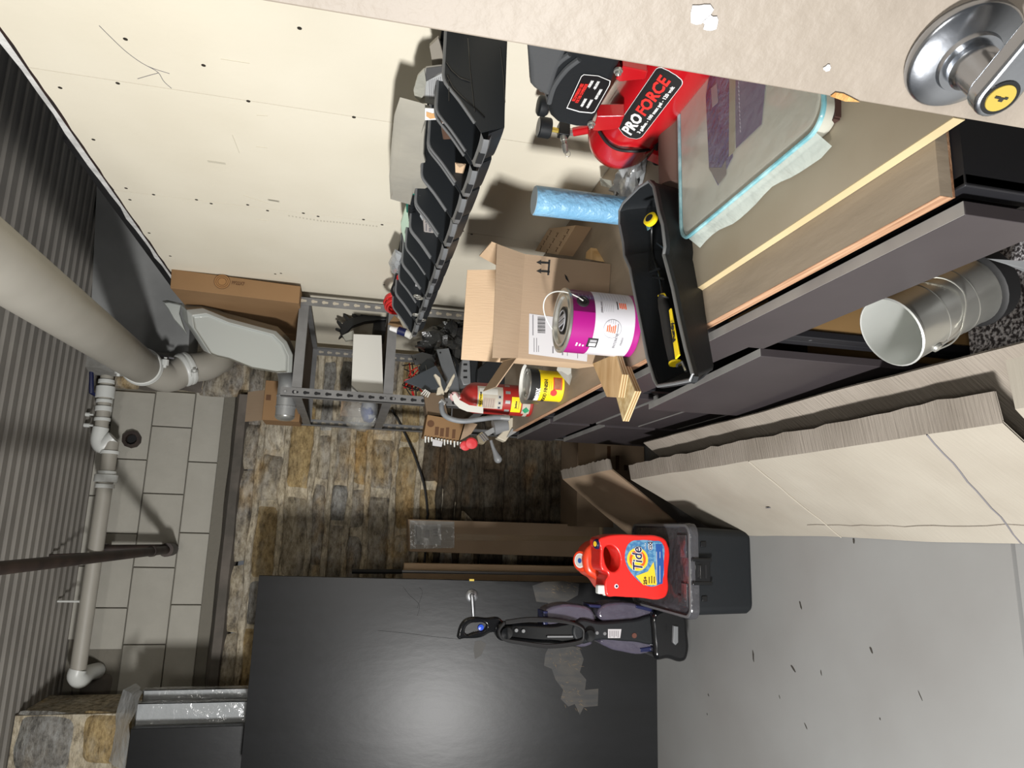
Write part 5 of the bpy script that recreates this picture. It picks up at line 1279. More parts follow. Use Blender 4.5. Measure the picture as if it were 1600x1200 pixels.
slabX([(684, 345), (694, 346), (695, 356), (688, 355)], .885, .01, 'tin', 'metal_ring', '', '', t, .002)
t = tthing('milky_bag', 'small crumpled milky bag hanging over the rim near the red cord', 'bag', 615, 410, .98)
pts = [(617, 389), (629, 396), (631, 415), (632, 438), (622, 432), (612, 426), (607, 410)]
g = G(); g.loft([[onx(x, y, .985) for x, y in pts], [onx(x, y, .975) for x, y in inset(pts, .8)], [onx(x, y, .96) for x, y in inset(pts, .35)]]); g.out('bag_body', 'film_wrap', t)
rc = thing('red_cord', 'coil of bright red cord hanging from the bins above the black bag', 'cord', onx(620, 490, .97))
for k in range(7):
    c = onx(615 + k * .6, 468 + k * 2.2, .985 - .006 * k); a1 = V((0, 1, 0)) * (.075 + .006 * (k % 3)); b1 = V((0, 0, 1)) * (.050 + .004 * (k % 4))
    Q = (a1 * .8 - b1 * .3)
    pts = arc(c, V((0, .085 + .005 * (k % 3), -.012)), V((-.01, -.0, .036 + .004 * (k % 3))), 0, 2 * PI * .97, 26)
    G().tube(pts, .0052, 7).out('cord_loop', 'cordred', rc, smooth=True)
G().tube(spline([onx(620, 428, .97), onx(616, 442, .965), onx(612, 455, .96), onx(618, 466, .955), onx(625, 472, .95)], 5), .005, 6).out('black_tie', 'rubber', rc, smooth=True)
G().tube(spline([onx(622, 430, .968), onx(620, 445, .966), onx(622, 460, .962)], 4), .006, 6).out('cord_end', 'cordred', rc, smooth=True)
t = tthing('white_tag', 'small black gadget with white label lying in the seventh bin', 'gadget', 655, 449, .88)
slabX([(648, 442), (664, 444), (665, 456), (647, 454)], .885, .02, 'black', 'gadget_body', '', '', t, .002)
slabX([(649, 443), (659, 444), (659, 453), (649, 453)], .883, .001, 'label', 'white_label', '', '', t)
t = tthing('steel_fittings', 'cluster of small steel rings and clips on the far bin lips', 'fittings', 652, 480, .8)
for (x, y) in [(652, 463), (656, 466), (650, 492), (655, 500), (660, 500)]:
    c = onx(x, y, .79); G().tube([c + V((0, math.cos(a) * .012, math.sin(a) * .012)) for a in [2 * PI * k / 12 for k in range(12)]], .003, 6, closed=True).out('steel_ring', 'tin', t, smooth=True)
t = tthing('marker_pen', 'white and navy marker sticking out of the farthest bin', 'marker', 625, 520, .8)
m0 = onx(610, 513, .86); m1 = onx(622, 516, .85); m2 = onx(634, 520, .84); m3 = onx(643, 525, .825)
G().cyl(m0, m1, .010, .014, n=12).out('marker_cap', 'white', t, smooth=True); G().cyl(m1, m2, .019, n=12).out('marker_band', 'navy', t, smooth=True); G().cyl(m2, m3, .017, n=12).out('marker_barrel', 'paper', t, smooth=True)
t = tthing('brown_flap', 'brown paper flap standing up at the last hanging bin', 'paper', 612, 505, .9)
slabX([(606, 507), (616, 493), (624, 500), (630, 512), (622, 513)], .9, .002, 'card_orange', 'flap', '', '', t)
# ================================================================== BENCH ITEMS
# --- air compressor
TC = V((.975, 1.545, 1.026)); TR = .084; TL = .40
ac = thing('air_compressor', 'red and black air compressor with printed badge, half hidden behind the near door', 'compressor', (TC.x, 1.38, BZ))
tank = G().lathe([(0, -.055), (.03, -.052), (.056, -.040), (.074, -.020), (TR - .002, 0), (TR, .015), (TR, TL), (.07, TL + .03), (0, TL + .05)], TC, (0, -1, 0), 44, UP).out('tank', 'red', ac, smooth=True)
for yy in (1.50, 1.22):
    for sx in (1, -1):
        G().prism([(TC.x + sx * .03, yy, .946), (TC.x + sx * .075, yy, .97), (TC.x + sx * .085, yy, .935), (TC.x + sx * .085, yy, BZ + .012), (TC.x + sx * .045, yy, BZ + .012)], (0, -.035, 0)).out('foot', 'red', ac, bevel=.002)
        G().box((TC.x + sx * .065 - .018, yy - .033, BZ + .0005), (TC.x + sx * .065 + .018, yy - .002, BZ + .012)).out('rubber_foot', 'rubber', ac)
def cylhit(x, y, r):
    d = ray(x, y); o = CAM - V((TC.x, 0, TC.z)); a = d.x ** 2 + d.z ** 2; b = 2 * (o.x * d.x + o.z * d.z); c = o.x ** 2 + o.z ** 2 - r * r
    D = b * b - 4 * a * c
    t = (-b - math.sqrt(max(D, 0))) / (2 * a); return CAM + d * t
def cpt(yw, phi, r): return V((TC.x - math.cos(phi) * r, yw, TC.z + math.sin(phi) * r))
def cinv(p): return p.y, math.atan2(p.z - TC.z, TC.x - p.x)
lc = cylhit(1012, 167, TR); yc_, pc_ = cinv(lc)
l0 = cinv(cylhit(973, 213, TR)); l1 = cinv(cylhit(1053, 122, TR))
hl = max(abs(l0[0] - l1[0]) / 2, .09)
hw = .030
def badge(hl, hw, off, nm, m, par):
    g = G(); rings = []; n = 40
    for k in range(n + 1):
        u = -hl + 2 * hl * k / n; rr_ = hw * .75; e = max(0, abs(u) - (hl - rr_))
        h = hw - (rr_ - math.sqrt(max(rr_ * rr_ - e * e, 0)))
        rings.append([cpt(yc_ - u, pc_ + h * (-1 + 2 * j / 8) / TR, TR + off) for j in range(9)])
    g.loft(rings, False, False, closed=False); return g.out(nm, m, par, smooth=True, fix=False)
b0 = badge(hl + .002, hw + .002, .0006, 'badge_border', 'white', tank); b0 = badge(hl + .0005, hw + .0008, .0010, 'badge_plate', 'ink', tank)
def ctext(body, u0, v0, size, m, width, bold=0.0, align='CENTER'):
    text(body, (0, 0, 0), (1, 0, 0), (0, 1, 0), size, m, b0, width=width, bold=bold, align=align,
         fmap=lambda x, y, z: cpt(yc_ - (u0 + x), pc_ + (v0 + y) / TR, TR + .0012 + z))
ctext('PRO', -hl * .60, .004, .034, 'white', hl * .62, .0012); ctext('FORCE', hl * .30, .004, .034, 'redtext', hl * 1.08, .0012)
ctext('3 gallon - 100 max psi - 120 volt', 0, -.018, .011, 'white', hl * 1.5, .0003)
# shroud
XS = .875
shp = [(822, 60), (825, 100), (827, 131), (833, 138), (850, 148), (853, 168), (859, 184), (870, 194), (900, 201), (922, 201), (935, 178), (950, 150), (962, 118), (975, 85), (990, 40), (940, 30), (860, 30)]
so = [(-onx(x, y, XS).y, onx(x, y, XS).z) for x, y in shp]
solid([so], (XS + .085, 0, 0), (0, -1, 0), UP, .07, .014, 'blackmatte', ac, 'shroud')
M['shroudlight'] = mat('worn grey shroud plastic', (78, 80, 82), .45, bump=.1, bscale=60)
shp2 = [(823, 60), (826, 100), (828, 130), (834, 137), (850, 147), (855, 165), (862, 140), (872, 110), (884, 80), (888, 55)]
so2 = [(-onx(x, y, XS - .004).y, onx(x, y, XS - .004).z) for x, y in shp2]
solid([so2], (XS + .08, 0, 0), (0, -1, 0), UP, .078, .010, 'shroudlight', ac, 'shroud_cowl')
for (pts, r_) in (([(846, 140), (856, 118), (874, 96), (890, 84)], .006), ([(858, 160), (866, 134), (885, 108), (905, 92)], .006)):
    G().tube(spline([onx(x, y, XS - .001) for x, y in pts], 5), r_, 8).out('cowl_ridge', 'shroudlight', ac, smooth=True)
XL = XS - .0012
lpx = [(885, 169), (908, 119), (912, 116), (935, 118), (954, 126), (953, 132), (929, 175), (925, 177), (905, 175)]
M['badgeblack'] = mat('black badge', (16, 16, 18), .4)
lb2 = G().prism([onx(x, y, XL) for x, y in lpx], (-.0005, 0, 0)).out('uses_badge', 'white', ac)
G().prism([onx(x, y, XL - .0008) for x, y in inset(lpx, .955)], (-.0004, 0, 0)).out('badge_plate', 'badgeblack', lb2)
dirY = V((0, -1, 0))
def stext(body, x, y, size, m, width, bold=.0002):
    c = onx(x, y, XL - .0014); text(body, c, dirY, UP, size, m, lb2, width=width, bold=bold)
stext('RECOMMENDED USES', 903, 144, .0095, 'redtext', .060); stext('FOR THIS COMPRESSOR', 909, 145.5, .0095, 'redtext', .066)
stext('- BRAD NAILING', 912, 160, .008, 'white', .030); stext('- STAPLING', 923, 131, .008, 'white', .024)
stext('- AIR BRUSHING', 921, 162, .008, 'white', .032); stext('- INFLATION', 932, 133, .008, 'white', .027); stext('- BLOW CLEANING', 935, 147, .008, 'white', .036)
for (x, y) in ((966, 109), (924, 192)):
    c = onx(x, y, XS - .001); G().lathe([(0, 0), (.009, 0), (.009, .004), (.006, .004), (.006, .010), (.003, .011), (0, .009)], c, (-1, 0, 0), 16).out('shroud_bolt', 'tin', ac, smooth=True)
for px in ([(933, 182), (976, 181), (968, 200), (955, 203), (935, 205), (926, 204)], [(972, 104), (1012, 112), (1008, 124), (968, 128), (962, 124)]):
    G().prism([onx(x, y, XS + .01) for x, y in px], (.03, 0, 0)).out('mount_bracket', 'red', ac, bevel=.002)
# gauges and fittings
Yg = 1.60
gq = ony(870, 204, Yg)
def zc_(x, y, Y=Yg): return ony(x, y, Y)
G().lathe([(0, 0), (.024, 0), (.026, .003), (.026, .030), (.022, .032), (0, .032)], zc_(860, 201) + V((0, 0, 0)), (0, 0, 1), 28).out('pressure_gauge', 'blackmatte', ac, smooth=True)
top = zc_(860, 201) + V((0, 0, .0322)); G().lathe([(0, 0), (.0225, 0), (.0225, .0006), (0, .0006)], top, (0, 0, 1), 24).out('gauge_face', 'bin_lip', ac)
g2 = zc_(850, 166, 1.54); G().lathe([(0, 0), (.02, 0), (.025, .006), (.025, .022), (.02, .026), (0, .026)], g2 - UP * .01, (0, 0, 1), 24).out('regulator_knob', 'blackmatte', ac, smooth=True)
G().cyl(zc_(862, 202), zc_(872, 204), .0065, n=8).out('brass_stem', 'brass', ac)
G().box(tuple(zc_(889, 207) + V((-.014, -.012, 0))), tuple(zc_(872, 201) + V((.014, .012, 0)))).out('manifold', 'black', ac, bevel=.002)
G().cyl(zc_(889, 206), zc_(900, 207), .010, n=8).out('hex_nut', 'tin', ac)
G().cyl(zc_(896, 206), V((zc_(930, 211).x, 1.575, TC.z + .066)), .0115, .0125, n=14).out('riser_tube', 'red', ac, smooth=True)
a = zc_(880, 212); b = zc_(884, 238)
G().tube([a, a.lerp(b, .3), a.lerp(b, .32), a.lerp(b, .55), a.lerp(b, .57), b], [.009, .009, .0065, .0065, .009, .006], 12).out('safety_valve', 'tin', ac, smooth=True)
c = zc_(887, 240); G().tube([c + V((math.cos(t) * .009, .0, math.sin(t) * .007)) for t in [2 * PI * k / 16 for k in range(16)]], .0009, 5, closed=True).out('pull_ring', 'tin', ac, smooth=True)
pw1 = spline([cylhit(936, 205, TR + .008), cylhit(948, 222, TR + .008), cylhit(965, 233, TR + .009), cylhit(990, 236, TR + .01), onp(1012, 234, (.9, 1.45, .95), (1, 0, 0)), onz(1020, 228, BZ + .02), onz(1040, 205, BZ + .012), onz(1062, 190, BZ + .008)], 6)
G().tube(pw1, .004, 8).out('power_cord', 'rubber', ac, smooth=True)
for k, (cx, cy) in enumerate(((1032, 238), (1037, 222), (1045, 212))):
    c = onz(cx, cy, BZ + .022 + .006 * k); G().tube([c + V((math.cos(t) * .018, -math.cos(t) * .026 + 0, math.sin(t) * .016)) + V((0, 0, 0)) for t in [2 * PI * j / 24 for j in range(24)]], .004, 7, closed=True).out('cord_coil', 'rubber', ac, smooth=True)
# brown roll and dusty bag under/behind it
a = onz(1050, 195, BZ + .035); b = onz(1048, 296, BZ + .035)
tb = G().cyl((b.x, a.y, BZ + .034), (a.x + .06, a.y, BZ + .034), .033, n=24).out('brown_tube', mat('brown fabric tube', (112, 90, 80), .8), smooth=True, label='brown roll lying on the bench between compressor and clear pack', cat='roll')
gb = thing('dusty_bag', 'small crumpled dusty plastic bag by the wall behind the compressor', 'plastic bag', onz(975, 285, BZ))
c = onz(985, 280, BZ + .02); blob('bag_body', (c.x, c.y, BZ + .022), (.06, .085, .03), 'film_wrap', gb, .6, 6, nu=26, nv=14, rot=.5, flat=BZ + .001)
blob('bag_inside', (c.x, c.y, BZ + .014), (.04, .05, .012), 'rubber', gb, .4, 6, nu=16, nv=10, flat=BZ + .002)
G().prism([onz(938, 278, BZ + .04), onz(955, 282, BZ + .02), onz(960, 296, BZ + .01), onz(940, 290, BZ + .01)], (0, 0, .002)).out('bag_flap', 'film_grey', gb)

# --- wrapped clear pack
ZTB = .978; z0_ = BZ + .0195
fl_ = onz(1066, 356, ZTB); nl_ = onz(1283, 214, ZTB)
X0 = (fl_.x + nl_.x) / 2 - .004; Y1 = onz(1061, 320, ZTB).y; Y0 = onz(1286, 190, ZTB).y; X1 = 1.02
cxp, cyp = (X0 + X1) / 2, (Y0 + Y1) / 2; hx_, hy_ = (X1 - X0) / 2, (Y1 - Y0) / 2
wp_ = thing('wrapped_pack', 'large rounded pack sealed in clear plastic with pale blue rim on the near bench board', 'plastic pack', (cxp, cyp, z0_))
G().loft([rrect(cxp, cyp, hx_ - .012, hy_ - .012, .03, z0_ + .001, 8), rrect(cxp, cyp, hx_ - .006, hy_ - .006, .035, z0_ + .012, 8), rrect(cxp, cyp, hx_ - .004, hy_ - .004, .035, ZTB - .006, 8), rrect(cxp, cyp, hx_ - .014, hy_ - .014, .035, ZTB - .001, 8)]).out('pack_body', 'greenglass', wp_, smooth=True)
rim_ = rrect(cxp, cyp, hx_, hy_, .038, ZTB - .004, 8)
G().tube(rim_, .0042, 8, closed=True).out('blue_rim', 'glassedge', wp_, smooth=True)
for px, m_, zz in (([(1140, 100), (1145, 245), (1122, 290), (1108, 262), (1105, 200), (1103, 150), (1110, 110)], 'violet', ZTB + .0003), ([(1148, 90), (1200, 90), (1190, 194), (1150, 232)], 'lavender', ZTB + .0006),
                   ([(1140, 90), (1150, 90), (1148, 236), (1139, 245)], mat('pale paper strip', (150, 146, 128), .5), ZTB + .0007), ([(1111, 138), (1120, 130), (1122, 160), (1113, 168)], mat('faded sticker', (146, 140, 146), .5), ZTB + .0009),
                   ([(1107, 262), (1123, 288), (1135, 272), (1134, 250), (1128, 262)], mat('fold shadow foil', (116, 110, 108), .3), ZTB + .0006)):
    G().prism([onz(x, y, zz) for x, y in px], (0, 0, .0003)).out('inner_paper', m_, wp_)
c = onz(1157, 165, ZTB + .0012)
mlt = mat('mauve letter', (168, 162, 178), .5)
for k in range(13):
    a0_ = onz(1154 + k * .25, 132 + k * 6.3, ZTB + .0012); G().prism([a0_, a0_ + V((.006, .002, 0)), a0_ + V((.007, -.0005, 0)), a0_ + V((.001, -.002, 0))], (0, 0, .0003)).out('faint_letter', mlt, wp_)
g = G(); n = 16; ra = []; rb = []
for k in range(n + 1):
    y = Y0 + .03 + (Y1 - Y0 - .05) * k / n
    ra.append(V((X0 + .004, y, ZTB - .008))); rb.append(V((X0 - .014 - .010 * noise.noise(V((y * 14, 3, 0))) - .006 * math.sin(k * .8), y, z0_ + .002)))
g.loft([ra, rb], False, False, closed=False); g.out('loose_skirt', film('skirt plastic', (186, 196, 190), .62), wp_, smooth=True, fix=False)
g = G()
tc_ = rrect(cxp, cyp, hx_ - .003, hy_ - .003, .036, ZTB + .003, 8); g.loft([tc_, rrect(cxp, cyp, hx_ * .6, hy_ * .6, .03, ZTB + .0045, 8)], False, True); g.out('clear_film', film('thin clear film', (206, 208, 204), .12), wp_, smooth=False)
lt_ = thing('lattice_piece', 'small dark wooden lattice piece sticking out beyond the wrapped pack', 'lattice', onz(1296, 172, BZ + .02))
a = onz(1290, 190, BZ + .03); 
for (p, q_) in (((1289, 150), (1303, 150)), ((1303, 150), (1303, 183)), ((1303, 183), (1288, 193)), ((1290, 153), (1300, 160)), ((1300, 160), (1288, 168)), ((1289, 178), (1302, 168))):
    A = onz(*p, BZ + .03); B = onz(*q_, BZ + .03)
    u = (B - A).normalized(); s_ = u.cross(UP) * .003
    G().prism([A - s_, A + s_, B + s_, B - s_], (0, 0, -.0105)).out('lattice_bar', mat('dark brown stick', (62, 40, 34), .6), lt_)

# --- foam roll
rl = thing('foam_roll', 'light blue foil foam roll standing on the bench behind the black tray', 'roll', (.838, 1.66, BZ))
rt = ony(835, 313, 1.66); rax = (V((rt.x, 1.66, rt.z)) - V((.838, 1.66, BZ)))
LR = rax.length
G().lathe([(.014, 0), (.036, .0), (.037, .01), (.038, LR - .02), (.038, LR - .002), (.036, LR), (.018, LR), (.017, LR - .05), (0, LR - .05)], (.838, 1.66, BZ + .001), rax, 36).out('roll_body', 'foam', rl, smooth=True)
G().lathe([(.0185, 0), (.036, 0), (.036, .0008), (.0185, .0008)], V((.838, 1.66, BZ + .001)) + rax.normalized() * (LR - .0002), rax, 32).out('roll_end', 'foam_in', rl)

# --- perforated cardboard by the wall
pcx = thing('honeycomb_card', 'block of slit packing cardboard against the cream wall behind the blue roll', 'packing cardboard', (1.0, 2.2, BZ))
hzp = .055
top4 = [onz(858, 345, BZ + hzp), onz(900, 352, BZ + hzp), onz(872, 398, BZ + hzp), onz(836, 392, BZ + hzp)]
for p in top4: p.x = min(p.x, W - .006)
pbm = [V((p.x, p.y, BZ + .001)) for p in top4]
G().hexa([pbm[3], pbm[2], pbm[1], pbm[0], top4[3], top4[2], top4[1], top4[0]]).out('card_block', 'card_light', pcx)
for i in range(3):
    for j in range(4):
        u = (i + .5) / 3; v = (j + .5 + .5 * (i % 2)) / 4.6
        p = top4[0].lerp(top4[1], u).lerp(top4[3].lerp(top4[2], u), v) + V((0, 0, .0004)); d1 = (top4[1] - top4[0]).normalized() * .018; d2_ = (top4[3] - top4[0]).normalized() * .03
        g = G(); g.tube([p - d1, p + d1 * .4, p + d1 * .4 + d2_, ], .0012, 4); g.tube([p + d1 * .4 + d2_, p + d1 * 1.2 + d2_ * 1.1], .0012, 4); g.out('slit', 'inkbrown', pcx)
pw_ = thing('ply_wedge', 'small plywood wedge on the bench beside the open carton', 'plywood offcut', onz(925, 400, BZ))
wp4 = [onz(923, 387, BZ + .02), onz(935, 408, BZ + .02), onz(915, 404, BZ + .02), onz(916, 394, BZ + .02)]
G().prism(wp4, (0, 0, -.0195)).out('wedge_body', 'plyface', pw_)

# --- open carton
cbm = thing('open_carton', 'open brown shipping carton with label and arrows, standing behind the paint can', 'box', (.63, 2.0, BZ))
A0 = V((.476, 1.925, BZ + .001)); A1 = V((.772, 1.874, BZ + .001)); fx = (A1 - A0).normalized(); fy = V((-fx.y, fx.x, 0))
Wb = (A1 - A0).length; Hb = .262; Db = .26; th_ = .0035
def cb_(u, v, w): return A0 + fx * u + fy * v + UP * w
def pan(nm, pts, vec, m='card', parent=cbm): return G().prism(pts, vec).out(nm, m, parent)
front_p = pan('front_panel', [cb_(0, 0, 0), cb_(Wb, 0, 0), cb_(Wb, 0, Hb), cb_(0, 0, Hb)], fy * th_)
pan('back_panel', [cb_(0, Db, 0), cb_(Wb, Db, 0), cb_(Wb, Db, Hb), cb_(0, Db, Hb)], fy * -th_)
pan('left_panel', [cb_(0, th_, 0), cb_(0, Db - th_, 0), cb_(0, Db - th_, Hb), cb_(0, th_, Hb)], fx * th_, 'card_light')
pan('right_panel', [cb_(Wb, th_, 0), cb_(Wb, Db - th_, 0), cb_(Wb, Db - th_, Hb), cb_(Wb, th_, Hb)], fx * -th_)
pan('bottom_panel', [cb_(th_, th_, .001), cb_(Wb - th_, th_, .001), cb_(Wb - th_, Db - th_, .001), cb_(th_, Db - th_, .001)], UP * th_)
# flaps: front one folded slightly forward, back one upright, left one folded out
fd = (UP * .94 + fy * -.34).normalized()
pan('front_flap', [cb_(0, 0, Hb), cb_(Wb, 0, Hb), cb_(Wb + .012, 0, Hb) + fd * .095, cb_(-.008, 0, Hb) + fd * .085], fy * th_)
bd = (UP * .97 + fy * .2).normalized()
pan('back_flap', [cb_(0, Db, Hb), cb_(Wb, Db, Hb), cb_(Wb - .01, Db, Hb) + bd * .125, cb_(.0, Db, Hb) + bd * .125], fy * -th_, 'card_light')
ldr = (fx * -.80 + UP * .45 + fy * .2).normalized()
pan('left_flap', [cb_(0, th_ + .02, Hb), cb_(0, Db - .05, Hb), cb_(0, Db - .06, Hb) + ldr * .115, cb_(0, th_ + .03, Hb) + ldr * .10], UP * -th_)
rd = (fx * .3 + UP * .9).normalized()
pan('right_flap', [cb_(Wb, th_, Hb), cb_(Wb, Db - th_, Hb), cb_(Wb, Db - .03, Hb) + rd * .1, cb_(Wb, .03, Hb) + rd * .1], fx * -th_, 'card_light')
def cf(x, y, off=.0006): return onp(x, y, A0 - fy * off, fy)
G().prism([cf(827, 490), cf(826, 553), cf(917, 565), cf(921, 503)], -fy * .0003).out('shipping_label', 'label', front_p)
for i in range(14):
    y0 = 495 + i * 1.85; G().prism([cf(840, y0, .0012), cf(852, y0 + .6, .0012), cf(852, y0 + 1.2 + (i % 3) * .3, .0012), cf(840, y0 + .7 + (i % 3) * .3, .0012)], -fy * .0002).out('barcode_bar', 'ink', front_p)
for (x0, y0, x1, y1) in [(832, 492, 833.5, 524), (834, 528, 835, 550), (838, 528, 839, 550), (841, 540, 842, 550), (863, 541, 865, 552), (878, 528, 880, 555), (886, 535, 887, 556), (902, 545, 903, 560)]:
    G().prism([cf(x0, y0, .0012), cf(x1, y0, .0012), cf(x1, y1, .0012), cf(x0, y1, .0012)], -fy * .0002).out('label_line', 'inkgrey', front_p)
def arrow(yc__):
    w1 = 1.6
    return [(838, yc__), (846, yc__ - 4), (845, yc__ - w1), (859, yc__ - w1 + 1), (859, yc__ + w1 + 1), (845, yc__ + w1), (846, yc__ + 4)]
for yy in (410, 423.5): G().prism([cf(x, y) for x, y in arrow(yy)], -fy * .0003).out('arrow_mark', 'ink', front_p)
G().prism([cf(x, y) for x, y in [(857, 406), (860, 406), (858, 430), (855, 430)]], -fy * .0003).out('arrow_bar', 'ink', front_p)
G().prism([cf(x, y) for x, y in [(882, 428), (886, 432), (890, 442), (884, 436)]], -fy * .0003).out('printed_mark', 'ink', front_p)

# --- paint can
CB = V((.541, 1.735, BZ + .001)); CR = .0835; CH = .193
pcn = thing('paint_can', 'gallon paint can with magenta and white label, wire handle and pry ring lid', 'paint can', CB)
cw = G().lathe([(0, 0), (CR, 0), (CR + .001, .003), (CR, .006), (CR, .017)], CB, (0, 0, 1), 48).out('base_band', 'purple', pcn, smooth=True)
lab = G().lathe([(CR, .017), (CR, .125), (CR - .001, .1255)], CB, (0, 0, 1), 48)
lab = G(); lab.loft([[CB + V((math.cos(2 * PI * k / 48) * CR, math.sin(2 * PI * k / 48) * CR, h)) for k in range(48)] for h in (.017, .125)], False, False)
lab = lab.out('white_label', 'canwhite', pcn, smooth=True)
def can_ring(h0, h1, m, nm, a0=0, a1=360, off=0.0):
    n = max(4, int((a1 - a0) / 7.5)); g = G()
    g.loft([[CB + V((math.cos(math.radians(a0 + (a1 - a0) * k / n)) * (CR + off), math.sin(math.radians(a0 + (a1 - a0) * k / n)) * (CR + off), h)) for k in range(n + 1)] for h in (h0, h1)], False, False, closed=False)
    return g.out(nm, m, pcn, smooth=True, fix=False)
can_ring(.125, .184, 'purple', 'magenta_band'); can_ring(.1252, .184, 'purple2', 'plum_patch', 272, 420, .0004)
G().lathe([(CR, .184), (CR + .0025, .186), (CR + .0025, .192), (CR - .004, .193), (CR - .008, .188), (CR - .012, .1885), (CR - .015, .193), (CR - .020, .193), (CR - .024, .186), (.036, .185), (.034, .187), (0, .187)], CB, (0, 0, 1), 48).out('lid', 'tin', pcn, smooth=True)
lt0 = CB + UP * .1872
G().lathe([(0, 0), (.037, 0), (.037, .0015), (.034, .0025), (.031, .001), (0, .001)], lt0, (0, 0, 1), 32).out('pour_plug', 'ink', pcn, smooth=True)
G().tube([lt0 + V((math.cos(t) * .027, math.sin(t) * .027, .002)) for t in [2 * PI * k / 32 for k in range(32)]], .0022, 6, closed=True).out('plug_ring', 'labelgrey', pcn, smooth=True)
for dy in (-.007, .007): G().box(tuple(lt0 + V((dy - .0055, -.024, .001))), tuple(lt0 + V((dy + .0055, .024, .005)))).out('plug_grip', 'labelgrey', pcn, bevel=.001)
def cang(a, h, off=0.0): a = math.radians(a); return CB + V((math.cos(a) * (CR + off), math.sin(a) * (CR + off), h))
EA = 292
for a_ in (EA, EA - 180):
    c = cang(a_, .158); n_ = (c - CB - UP * .158).normalized()
    G().lathe([(0, -.001), (.0165, -.001), (.0165, .003), (.012, .0045), (.011, .0025), (0, .0025)], c, n_, 24).out('handle_ear', 'ink', pcn, smooth=True)
e0 = cang(EA, .158, .004); e1 = cang(EA - 180, .158, .004); mid = (e0 + e1) / 2 
rad = (e0 - e1) / 2; up_ = (UP * .75 + V((rad.y, -rad.x, 0)).normalized() * -.66).normalized()
G().tube([mid + rad * math.cos(t) + up_ * math.sin(t) * .098 for t in [PI * k / 30 for k in range(31)]], .0017, 8).out('wire_handle', 'whiteplastic', pcn, smooth=True)
def cantext(body, adeg, h, size, m, width=None, bold=0, par=None):
    a0 = math.radians(adeg)
    text(body, (0, 0, 0), (1, 0, 0), (0, 1, 0), size, m, par or lab, width=width, bold=bold,
         fmap=lambda x, y, z: CB + V((math.cos(a0 + x / CR) * (CR + .0008 + z), math.sin(a0 + x / CR) * (CR + .0008 + z), h + y)))
cantext('ZERO VOC', 284, .108, .0068, 'inkgrey')
cantext('INTERIOR', 224, .062, .010, 'labelgrey'); cantext('FINISH', 224, .045, .008, 'labelgrey'); 


def cansheet(a0, a1, h0, h1, m, nm, off=.0006):
    g = G(); n = 8
    g.loft([[CB + V((math.cos(math.radians(a0 + (a1 - a0) * k / n)) * (CR + off), math.sin(math.radians(a0 + (a1 - a0) * k / n)) * (CR + off), h)) for k in range(n + 1)] for h in (h0, h1)], False, False, closed=False)
    return g.out(nm, m, lab, smooth=True, fix=False)
cansheet(206, 226, .108, .136, 'ink', 'logo_tab', .0009)
for i in range(10): cansheet(302, 326, .034 + i * .0078, .0348 + i * .0078, 'labelgrey', 'print_line')
for i in range(6): cansheet(276, 292, .076 + i * .005, .0768 + i * .005, 'labelgrey', 'print_line')
for i in range(4): cansheet(300, 312, .135 + i * .010, .136 + i * .010, 'labelgrey', 'print_line')
a0 = math.radians(246)
g = G(); g.tube([CB + V((math.cos(a0 + math.cos(t) * .024 / CR) * (CR + .0006), math.sin(a0 + math.cos(t) * .024 / CR) * (CR + .0006), .077 + math.sin(t) * .024)) for t in [2 * PI * k / 40 for k in range(40)]], .0005, 4, closed=True)
g.out('seal_circle', 'labelgrey', lab)
for k in range(5):
    cansheet(238.5 + .5 * k, 253 - (k % 3) * 1.5, .068 + k * .0052, .0712 + k * .0052, 'orange', 'orange_mark')
for k in range(4): cansheet(254 + k, 262, .070 + k * .006, .0712 + k * .006, 'labelgrey', 'print_line')
cansheet(240, 256, .0615, .0635, 'inkgrey', 'print_line')
for k in range(4): cansheet(284 + (k % 2), 297, .040 + k * .0052, .0432 + k * .0052, 'orange', 'orange_mark')
cansheet(282, 300, .0625, .0655, 'ink', 'print_line')
cansheet(209, 216, .112, .130, 'white', 'tab_mark', .0013); cansheet(218, 223, .112, .130, 'labelgrey', 'tab_mark', .0013)
for k in range(3): cansheet(206, 214 - k * 2, .160 - k * .009, .164 - k * .009, 'white', 'white_print')

# --- small finish can
MB_ = V((.495, 2.375, BZ + .001)); MR = .054; MH = .122
mc = thing('finish_can', 'small yellow wood finish can with black top band beside the red extinguisher', 'can', MB_)
G().lathe([(0, 0), (MR, 0), (MR + .001, .003), (MR, .006), (MR, .09)], MB_, (0, 0, 1), 40).out('can_body', 'yellow', mc, smooth=True)
G().lathe([(MR + .0004, .082), (MR + .0004, MH - .006)], MB_, (0, 0, 1), 40)
g = G(); g.loft([[MB_ + V((math.cos(2 * PI * k / 40) * (MR + .0003), math.sin(2 * PI * k / 40) * (MR + .0003), h)) for k in range(40)] for h in (.086, MH - .004)], False, False); bb_ = g.out('black_band', 'ink', mc, smooth=True)
G().lathe([(MR, MH - .004), (MR + .002, MH - .002), (MR + .002, MH + .002), (MR - .004, MH + .002), (MR - .007, MH - .002), (MR - .012, MH - .001), (MR - .014, MH + .001), (MR - .018, MH - .003), (0, MH - .003)], MB_, (0, 0, 1), 40).out('lid', 'tin', mc, smooth=True)
def mtext(body, adeg, h, size, m, width=None, bold=0):
    a0 = math.radians(adeg); text(body, (0, 0, 0), (1, 0, 0), (0, 1, 0), size, m, bb_, width=width, bold=bold,
         fmap=lambda x, y, z: MB_ + V((math.cos(a0 + x / MR) * (MR + .0008 + z), math.sin(a0 + x / MR) * (MR + .0008 + z), h + y)))
mtext('MINWAX', 216, .092, .020, 'white', .060, .0010); mtext('WOOD FINISH', 228, .066, .018, 'ink', .098, .0002)
MM_ = MR
